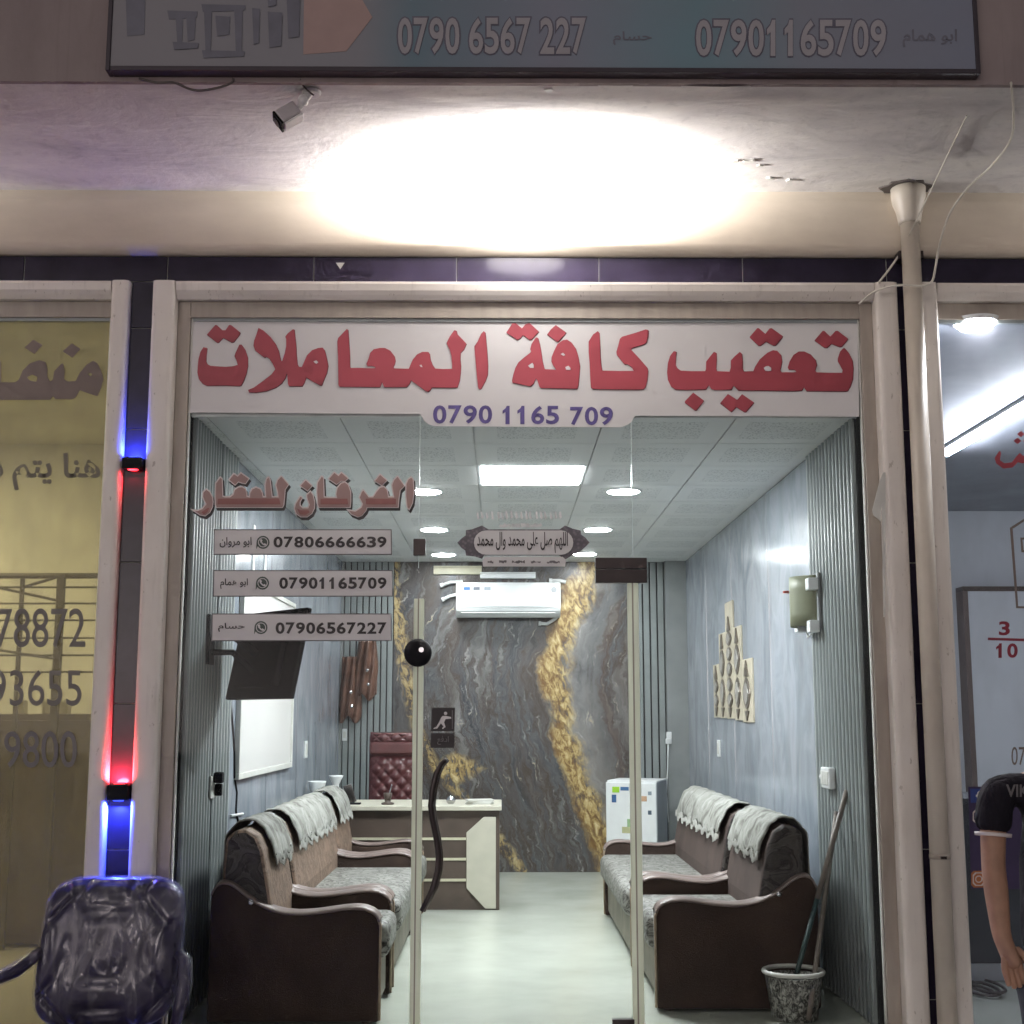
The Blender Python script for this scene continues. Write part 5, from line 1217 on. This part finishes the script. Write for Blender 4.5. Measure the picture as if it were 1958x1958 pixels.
obj('clamp_screw', B().box(pxx - .012, pxx + .014, PYp - .056, PYp - .046, z - .006, z + .006), 'bronze_metal', dp)
obj('clamp_stay', B().box(pxx - .012, pxx + .012, PYp + .046, BY + .005, z - .008, z + .008), 'bronze_metal', dp)
z = aty(1765, 485, PYp).z; obj('wall_bracket', B().box(pxx - .055, pxx + .065, PYp + .01, BY + .004, z - .02, z + .02), 'bronze_metal', dp, bevel=.003)
# rough broken plaster ring where the funnel meets the soffit
pts = [(pxx + (.115 + .018 * math.sin(k * 2.3)) * math.cos(k * .35) - .012, PYp + (.10 + .015 * math.sin(k * 3.1)) * math.sin(k * .35)) for k in range(18)]
obj('broken_edge', B().prism(pts, ZS - .004, ZS + .012, 'z'), 'cable_dark', bld)

# ---- loose wires
def wire(name, pts, r, mat, label):
    """pts: world points; smoothed with Catmull-Rom"""
    P = [Vector(p) for p in pts]; Q = []
    for i in range(len(P) - 1):
        a, b, c, d = P[max(i - 1, 0)], P[i], P[i + 1], P[min(i + 2, len(P) - 1)]
        for k in range(8):
            t = k / 8; Q.append(.5 * ((2 * b) + (c - a) * t + (2 * a - 5 * b + 4 * c - d) * t * t + (3 * b - a - 3 * c + d) * t ** 3))
    Q.append(P[-1]); t = thing(name, Q[0], label, 'cable'); obj('strand', B().tube([tuple(q) for q in Q], r, 6), mat, t, smooth=True); return t
yw = BY - .16
wire('loose_cable', [atz(1933, 158, ZS - .008), atz(1938, 215, ZS - .012), atz(1932, 268, ZS - .015), atz(1895, 318, ZS - .02), aty(1852, 358, 5.93), aty(1815, 410, 6.0), aty(1796, 470, 6.02), aty(1788, 515, 6.02), aty(1782, 538, 6.03), aty(1765, 546, 6.04), aty(1735, 545, 6.05), aty(1700, 548, 6.10), aty(1668, 560, 6.16), aty(1642, 582, 6.20)], .0055, 'cable_white', 'thick pale cable looping from the soffit round the drain pipe')
wire('loose_cable', [atz(1848, 222, ZS - .004), atz(1808, 305, ZS - .012), aty(1770, 385, 6.0), aty(1738, 450, 6.03)], .0035, 'cable_white', 'thin pale wire running slanted down to the drain pipe')
wire('loose_cable', [aty(1720, 487, 6.18), aty(1700, 515, 6.185), aty(1680, 541, 6.19)], .006, 'cable_white', 'short pale cable end on the dark tile strip left of the pipe')
wire('loose_cable', [aty(266, 150, YF - .03), aty(300, 158, YF - .03), aty(332, 158, YF - .03), aty(362, 170, YF - .03), aty(385, 173, YF - .03), aty(420, 167, YF - .03), aty(443, 158, YF - .03), aty(446, 150, YF - .03)], .005, 'cable_dark', 'dark cable sagging below the front edge of the overhang')

# ---- security camera under the soffit
cc_ = aty(553, 222, 5.45)
sc_ = thing('security_camera', (aty(590, 185, 5.45).x, 5.45, ZS), 'small silver security camera hanging under the soffit at left', 'camera')
plain('camera_grey', (.50, .46, .48), .45, .1); plain('camera_silver', (.80, .78, .78), .35, 0)
cc_ = aty(550, 222, 5.17); _a = Vector((.78, .18, .60)).normalized(); _b = Vector((-.60, 0, .78)); _b = (_b - _a * _b.dot(_a)).normalized(); _y = _b.cross(_a)
CM = Matrix(((_a.x, _y.x, _b.x, cc_.x), (_a.y, _y.y, _b.y, cc_.y), (_a.z, _y.z, _b.z, cc_.z), (0, 0, 0, 1)))
obj('body', B(CM).box(-.042, .050, -.034, .034, -.030, .034), 'camera_grey', sc_, bevel=.008)
obj('lit_side_plate', B(CM).box(-.040, .052, -.030, .030, -.040, -.0302), 'camera_silver', sc_, bevel=.004)  # paler plate on the lamp-facing side, lamplight put into its colour
fp = obj('lens_face', B(CM).box(-.052, -.0422, -.034, .034, -.036, .034), 'black_plastic', sc_, bevel=.003)
obj('lens', B(CM @ Matrix.Translation((-.053, 0, 0)) @ Matrix.Rotation(R(90), 4, 'Y')).lathe([(.022, -.004), (.018, .004), (.01, .003)], (0, 0, 0), 18), 'bronze_metal', fp)
j1 = CM @ Vector((.050, 0, .0)); j2 = aty(580, 192, 5.16); j3 = atz(596, 176, ZS)
obj('bracket', B().tube([tuple(j1), tuple(j2), tuple(j2.lerp(j3, .5)), tuple(j3)], [.012, .014, .016, .012], 10), 'camera_silver', sc_, smooth=True)
obj('ball_joint', B().lathe([(.004, -.024), (.018, -.016), (.024, 0), (.018, .016), (.004, .024)], tuple(j2), 14), 'camera_silver', sc_, smooth=True)
obj('base', B().lathe([(.034, -.014), (.04, 0)], tuple(j3), 18), 'camera_silver', sc_)
wire('loose_cable', [atz(574, 152, ZS), aty(580, 164, 5.10), aty(592, 176, 5.12), aty(600, 182, 5.13)], .004, 'cable_dark', 'short dark lead of the security camera')

# ---- plastic wrapped chair in front of the pier
plain('chair_violet_light', (.030, .024, .062), .30, 0, .25, 10)  # dark pad tinted violet, standing in for blue pier light on its front
t = NT('plastic_film'); g = t.geo()
n = t.noise(t.mapping(g, (2.2, 1, .7), rot=(0, .7, 0)), 3.2, 2, .4, .5); n2 = t.noise(t.mapping(g, (2.4, 1, .7), rot=(0, -.7, 0)), 4.0, 2, .4, .6)
rd = lambda v: t.ramp(t.math('ABSOLUTE', t.math('SUBTRACT', v, .5)), [(.0, 1.0), (.02, .45), (.07, 0.0)])
wr1 = t.math('MAXIMUM', rd(n), t.math('MULTIPLY', rd(n2), .6))
bp = t.new('ShaderNodeBump'); bp.inputs['Strength'].default_value = .3; bp.inputs['Distance'].default_value = .03; t.l.new(t.math('ADD', wr1, n), bp.inputs['Height'])
tr = t.new('ShaderNodeBsdfTransparent'); tr.inputs[0].default_value = (.95, .95, .97, 1)
gl_ = t.new('ShaderNodeBsdfGlossy'); gl_.inputs['Roughness'].default_value = .14; gl_.inputs[0].default_value = (.9, .9, .95, 1); t.l.new(bp.outputs[0], gl_.inputs['Normal'])
df = t.new('ShaderNodeBsdfDiffuse'); df.inputs[0].default_value = (.75, .73, .78, 1); t.l.new(bp.outputs[0], df.inputs['Normal'])
tl = t.new('ShaderNodeBsdfTranslucent'); tl.inputs[0].default_value = (.75, .73, .78, 1)
ma = t.new('ShaderNodeMixShader'); ma.inputs[0].default_value = .5; t.l.new(df.outputs[0], ma.inputs[1]); t.l.new(tl.outputs[0], ma.inputs[2])
m0 = t.new('ShaderNodeMixShader'); m0.inputs[0].default_value = .65; t.l.new(gl_.outputs[0], m0.inputs[1]); t.l.new(ma.outputs[0], m0.inputs[2])
m1 = t.new('ShaderNodeMixShader'); t.put(m1.inputs[0], t.math('ADD', .035, t.math('MULTIPLY', wr1, .20), True))
t.l.new(tr.outputs[0], m1.inputs[1]); t.l.new(m0.outputs[0], m1.inputs[2]); t.l.new(m1.outputs[0], t.out.inputs[0])
t = NT('film_thick'); g = t.geo(); n = t.noise(t.mapping(g, (1.6, 1, 1)), 9, 5, .6, 1.0)
df = t.new('ShaderNodeBsdfDiffuse'); df.inputs[0].default_value = (.78, .76, .80, 1); tl = t.new('ShaderNodeBsdfTranslucent'); tl.inputs[0].default_value = (.8, .78, .82, 1); tr = t.new('ShaderNodeBsdfTransparent')
ma = t.new('ShaderNodeMixShader'); ma.inputs[0].default_value = .6; t.l.new(df.outputs[0], ma.inputs[1]); t.l.new(tl.outputs[0], ma.inputs[2])
m1 = t.new('ShaderNodeMixShader'); t.put(m1.inputs[0], t.ramp(n, [(.35, .12), (.65, .62)])); t.l.new(tr.outputs[0], m1.inputs[1]); t.l.new(ma.outputs[0], m1.inputs[2]); t.l.new(m1.outputs[0], t.out.inputs[0])
CY = 5.80
wc = thing('wrapped_chair', (-1.65, CY - .2, PAVE), 'dark quilted chair with violet light put into its colour, still wrapped in clear plastic film in front of the pier', 'chair')
x_l, x_r = aty(90, 1740, CY).x, aty(350, 1740, CY).x; xb_l, xb_r = aty(60, 1940, CY).x, aty(330, 1940, CY).x
zt3 = aty(210, 1681, CY).z; zb3 = aty(200, 1948, CY).z
sp_ = lambda v, e: math.copysign(abs(v) ** e, v)
def cushion(off, wr):
    '''closed rounded back pad, leaning a little; off: swollen by, wr: wrinkle height'''
    def f(u, v):
        a = 2 * math.pi * u; b = math.pi * (v - .5)
        cx_, cy_, cz_ = sp_(math.cos(b), .42) * sp_(math.cos(a), .45), sp_(math.cos(b), .42) * sp_(math.sin(a), .45), sp_(math.sin(b), .42)
        s = (cz_ + 1) / 2; x0 = xb_l + (x_l - xb_l) * s - off; x1 = xb_r + (x_r - xb_r) * s + off
        x = (x0 + x1) / 2 + (x1 - x0) / 2 * cx_; z = zb3 - .03 + (zt3 + off - zb3 + .03) * s
        y = CY + (.062 + off) * cy_ + .05 * s
        if cy_ < 0:
            p = (x - x_l) / (x_r - x_l) * 2.2; q = s * 2.2; w_ = min(1, -cy_ * 1.4)
            y += w_ * (.010 if wr else .022) * (math.exp(-(((p + q) % 1) - .5) ** 2 / .004) + math.exp(-(((p - q) % 1) - .5) ** 2 / .004))
            y -= w_ * .018 * (1 - (2 * s - 1) ** 2)
        y -= wr * (math.sin(x * 37 + z * 21) * math.sin(z * 33 - x * 11) + .5 * math.sin(x * 83 - z * 59)); x += wr * .6 * math.sin(z * 47); z += wr * .6 * math.sin(x * 41)
        return (x, y, z)
    return B().grid(f, 110, 80)
obj('back_pad', cushion(0, 0), 'chair_violet_light', wc, smooth=True)
obj('plastic_wrap', cushion(.008, .002), 'plastic_film', wc, smooth=True)
sxm = (xb_l + xb_r) / 2; sz = zb3 + .005
obj('seat', B().box(sxm - .29, sxm + .29, CY - .52, CY - .06, sz - .11, sz - .02), 'chair_violet_light', wc, bevel=.04, seg=3)
def swrap(u, v):
    x = sxm - .305 + .61 * u; y = CY - .54 + .50 * v
    e = max(0, (1 - abs(2 * u - 1) ** 6) * (1 - abs(2 * v - 1) ** 6)); return (x, y, sz - .075 + .07 * e ** .4 + .008 * math.sin(x * 40 + y * 23) * e)
obj('seat_wrap', B().grid(swrap, 30, 30), 'film_thick', wc, smooth=True)
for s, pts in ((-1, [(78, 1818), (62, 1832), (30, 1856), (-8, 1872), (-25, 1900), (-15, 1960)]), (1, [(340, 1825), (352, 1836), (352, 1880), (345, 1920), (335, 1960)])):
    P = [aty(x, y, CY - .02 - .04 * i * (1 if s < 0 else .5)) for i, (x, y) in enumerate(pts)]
    obj('armrest', B().tube([tuple(p) for p in P], [.020, .026, .028, .026, .022, .02][:len(P)], 10), 'chair_violet_light', wc, smooth=True)
    obj('arm_wrap', B().tube([tuple(p) for p in P[:4]], [.030, .036, .036, .033][:len(P[:4])], 10, False), 'plastic_film', wc, smooth=True)
bx = aty(300, 1880, CY + .1)
obj('back_bar', B().box(bx.x - .028, bx.x + .028, CY + .085, CY + .115, sz - .10, sz + .25), 'chair_violet_light', wc, bevel=.008)
obj('column', B().tube([(sxm, CY - .25, PAVE + .06), (sxm, CY - .25, sz - .11)], .03, 12), 'chrome', wc)
for k in range(5):
    a = k * 1.2566 + .3; obj('leg', B().tube([(sxm, CY - .25, PAVE + .10), (sxm + .28 * math.cos(a), CY - .25 + .28 * math.sin(a), PAVE + .028)], [.025, .018], 8), 'black_plastic', wc)

# ================================================================== PERSON at the right edge, standing in front of the right shop
PY = 4.7
def skin_mesh(nodes, edges, sub=2):
    me = bpy.data.meshes.new('sk'); ks = list(nodes); ix = {k: i for i, k in enumerate(ks)}
    me.from_pydata([nodes[k][0] for k in ks], [(ix[a], ix[b]) for a, b in edges], [])
    o = bpy.data.objects.new('sk', me); COL.objects.link(o)
    m = o.modifiers.new('skin', 'SKIN'); m.use_smooth_shade = True; m.branch_smoothing = .6
    bpy.context.view_layer.update()
    sv = me.skin_vertices[0].data
    for k, i in ix.items():
        r = nodes[k][1]; sv[i].radius = r if isinstance(r, tuple) else (r, r); sv[i].use_root = (i == 0)
    s = o.modifiers.new('s', 'SUBSURF'); s.levels = s.render_levels = sub
    bpy.context.view_layer.update()
    r = bpy.data.meshes.new_from_object(o.evaluated_get(DG())); bpy.data.objects.remove(o); bpy.data.meshes.remove(me); return r
def put(name, me, mat, parent):
    vs = [v.co.copy() for v in me.vertices]; c = _center(vs)
    for v in me.vertices: v.co -= c
    me.name = name; me.materials.clear(); me.materials.append(mt(mat)); me.polygons.foreach_set('use_smooth', [True] * len(me.polygons))
    return link(bpy.data.objects.new(name, me), c, parent)
sh = aty(1899, 1506, PY)                       # near shoulder
el = aty(1899, 1655, PY - .02); wr_ = aty(1915, 1790, PY - .07)
cx = sh.x + .228; zs = sh.z
ground = PAVE
hipz = ground + (zs - ground) * .62
P_ = thing('person', (cx, PY, ground), 'person in a black short sleeved shirt standing at the right edge, arm hanging down', 'person')
V = lambda x, y, z: (x, y, z)
hand0 = wr_ + Vector((.022, -.02, -.075))
nodes = {
 'pelvis': (V(cx, PY, hipz), (.13, .10)), 'belly': (V(cx, PY, hipz + .16), (.125, .09)), 'chest': (V(cx, PY, zs - .08), (.15, .10)), 'collar': (V(cx, PY, zs + .005), (.085, .07)),
 'neck': (V(cx, PY - .005, zs + .06), .056), 'chin': (V(cx, PY - .022, zs + .115), (.066, .074)), 'head': (V(cx, PY - .01, zs + .19), (.088, .104)), 'crown': (V(cx, PY, zs + .25), (.074, .088)),
 'rs': (tuple(sh), .052), 'ra': (tuple(sh.lerp(el, .45)), .047), 're': (tuple(el), .042), 'rf': (tuple(el.lerp(wr_, .3)), .044), 'rw': (tuple(wr_), .033), 'rh': (tuple(wr_.lerp(hand0, .55)), (.044, .028)), 'rp': (tuple(hand0), (.050, .026)), 'rq': (tuple(hand0 + Vector((.004, -.004, -.03))), (.044, .020)),
 'lsn': (V(2 * cx - sh.x, PY, zs - .012), .052), 'le': (V(2 * cx - el.x, PY, el.z), .041), 'lw': (V(2 * cx - wr_.x - .03, PY - .05, wr_.z), .027), 'lp': (V(2 * cx - hand0.x - .03, PY - .06, hand0.z), (.034, .018)),
 'rt': (V(cx - .085, PY, hipz - .08), .085), 'rk': (V(cx - .09, PY - .01, ground + .42 * (zs - ground) * .78), .058), 'ran': (V(cx - .09, PY + .02, ground + .08), .042), 'rfo': (V(cx - .10, PY - .12, ground + .035), (.042, .03)),
 'lt': (V(cx + .085, PY, hipz - .08), .085), 'lk': (V(cx + .09, PY - .01, ground + .42 * (zs - ground) * .78), .058), 'lan': (V(cx + .09, PY + .02, ground + .08), .042), 'lfo': (V(cx + .10, PY - .12, ground + .035), (.042, .03))}
edges = [('pelvis', 'belly'), ('belly', 'chest'), ('chest', 'collar'), ('collar', 'neck'), ('neck', 'chin'), ('chin', 'head'), ('head', 'crown'), ('collar', 'rs'), ('rs', 'ra'), ('ra', 're'), ('re', 'rf'), ('rf', 'rw'), ('rw', 'rh'), ('rh', 'rp'), ('rp', 'rq'),
         ('collar', 'lsn'), ('lsn', 'le'), ('le', 'lw'), ('lw', 'lp'), ('pelvis', 'rt'), ('rt', 'rk'), ('rk', 'ran'), ('ran', 'rfo'), ('pelvis', 'lt'), ('lt', 'lk'), ('lk', 'lan'), ('lan', 'lfo')]
def fingers(base, sgn, nodes, edges, tagn, anchor):
    for k, (dx, ln) in enumerate(((-.024, .060), (-.008, .070), (.009, .066), (.025, .052))):
        a = base + Vector((dx * .9, -.002, -.028)); b = a + Vector((dx * .15, -.012, -ln * .5)); c = b + Vector((.004 * sgn, .006, -ln * .42)); 
        for nme, p, r in (('a', a, .0095), ('b', b, .0088), ('c', c, .0072)): nodes[tagn + str(k) + nme] = (tuple(p), r)
        edges += [(anchor, tagn + str(k) + 'a'), (tagn + str(k) + 'a', tagn + str(k) + 'b'), (tagn + str(k) + 'b', tagn + str(k) + 'c')]
# the body with its hands: palm then five fingers each
body_me = skin_mesh(nodes, edges, 2)
bo_ = put('body', body_me, 'skin', P_)
def hand_fingers(base, side):
    for k, (dx, ln) in enumerate(((-.026, .060), (-.009, .070), (.009, .066), (.026, .052))):
        a = base + Vector((dx * .8, 0, .02)); b = base + Vector((dx, -.004, -.030)); c = b + Vector((.003, -.014, -ln * .45)); d_ = c + Vector((.006, .004, -ln * .40))
        n = {'a': (tuple(a), .014), 'b': (tuple(b), .0125), 'c': (tuple(c), .0112), 'd': (tuple(d_), .0095)}
        put('finger', skin_mesh(n, [('a', 'b'), ('b', 'c'), ('c', 'd')], 2), 'skin', bo_)
    a = base + Vector((side * .012, -.006, .045)); b = base + Vector((side * .040, -.018, .012)); c = base + Vector((side * .045, -.026, -.026))
    put('thumb', skin_mesh({'a': (tuple(a), .013), 'b': (tuple(b), .0115), 'c': (tuple(c), .009)}, [('a', 'b'), ('b', 'c')], 2), 'skin', bo_)
hand_fingers(hand0, 1); hand_fingers(Vector(nodes['lp'][0]), -1)
# face
hd = Vector(nodes['head'][0])
obj('nose', B().lathe([(.016, -.022), (.013, 0), (.006, .02)], hd + Vector((0, -.098, -.012)), 10), 'skin', bo_, smooth=True)
plain('eye_dark', (.02, .015, .012), .2); plain('lip', (.30, .12, .10), .5)
for s in (-1, 1):
    obj('eye', B().lathe([(.004, -.006), (.012, 0), (.004, .006)], hd + Vector((s * .032, -.086, .012)), 10, 'y'), 'eye_dark', bo_, smooth=True)
    obj('ear', B().lathe([(.012, -.008), (.022, 0), (.012, .008)], hd + Vector((s * .080, .005, -.005)), 12, 'x'), 'skin', bo_, smooth=True)
obj('mouth', B().box(hd.x - .022, hd.x + .022, hd.y - .092, hd.y - .082, hd.z - .058, hd.z - .05), 'lip', bo_, bevel=.003)
hm = {'a': (tuple(hd + Vector((0, .040, -.005))), (.090, .082)), 'c': (tuple(hd + Vector((0, .024, .055))), (.098, .100)), 'b': (tuple(hd + Vector((0, .006, .092))), (.078, .086))}
put('hair', skin_mesh(hm, [('a', 'c'), ('c', 'b')], 2), 'hair', P_)
# shirt and trousers over the body
sl = sh.lerp(el, .62)
sn = {'waist': (V(cx, PY, hipz - .11), (.19, .15)), 'belly': (V(cx, PY, hipz + .16), (.158, .118)), 'chest': (V(cx, PY, zs - .09), (.175, .122)), 'collar': (V(cx, PY, zs - .005), (.135, .10)), 'nk': (V(cx, PY, zs + .05), .078), 'tr': (V(sh.x + .10, PY, zs + .0), .088), 'tl': (V(2 * cx - sh.x - .10, PY, zs + .0), .088),
      'rs': (tuple(sh + Vector((.014, 0, .0))), .078), 'rm': (tuple(sh.lerp(el, .35)), .068), 'ra': (tuple(sl), .066), 'ls': (V(2 * cx - sh.x - .01, PY, zs - .018), .066), 'la': (V(2 * cx - sl.x, PY, sl.z), .062)}
shirt = put('shirt', skin_mesh(sn, [('waist', 'belly'), ('belly', 'chest'), ('chest', 'collar'), ('collar', 'nk'), ('collar', 'tr'), ('tr', 'rs'), ('rs', 'rm'), ('rm', 'ra'), ('collar', 'tl'), ('tl', 'ls'), ('ls', 'la')], 2), 'shirt_black', P_)
dn = (el - sh).normalized()
obj('sleeve_hem', B().tube([tuple(sl - dn * .010), tuple(sl + dn * .002)], [.060, .058], 24, False), 'vinyl_pink', shirt, smooth=True, solid=.004)
yl = aty(1940, 1505, PY - .135)
text('print', 'VIK', 1924, 1500, 1968, 1524, PY - .128, 'vinyl_grey', shirt, bold=.02)
tn = {'hip': (V(cx, PY, hipz - .02), (.165, .13)), 'rt': (V(cx - .085, PY, hipz - .12), .098), 'rk': (V(cx - .09, PY - .01, ground + .42 * (zs - ground) * .78), .078), 'ra': (V(cx - .09, PY + .01, ground + .09), .070),
      'lt': (V(cx + .085, PY, hipz - .12), .098), 'lk': (V(cx + .09, PY - .01, ground + .42 * (zs - ground) * .78), .078), 'la': (V(cx + .09, PY + .01, ground + .09), .070)}
put('trousers', skin_mesh(tn, [('hip', 'rt'), ('rt', 'rk'), ('rk', 'ra'), ('hip', 'lt'), ('lt', 'lk'), ('lk', 'la')], 2), 'jeans', P_)
for s in (-1, 1): obj('shoe', B().box(cx + s * .095 - .045, cx + s * .095 + .045, PY - .19, PY + .07, ground + .002, ground + .075), 'black_plastic', P_, bevel=.028, seg=3)
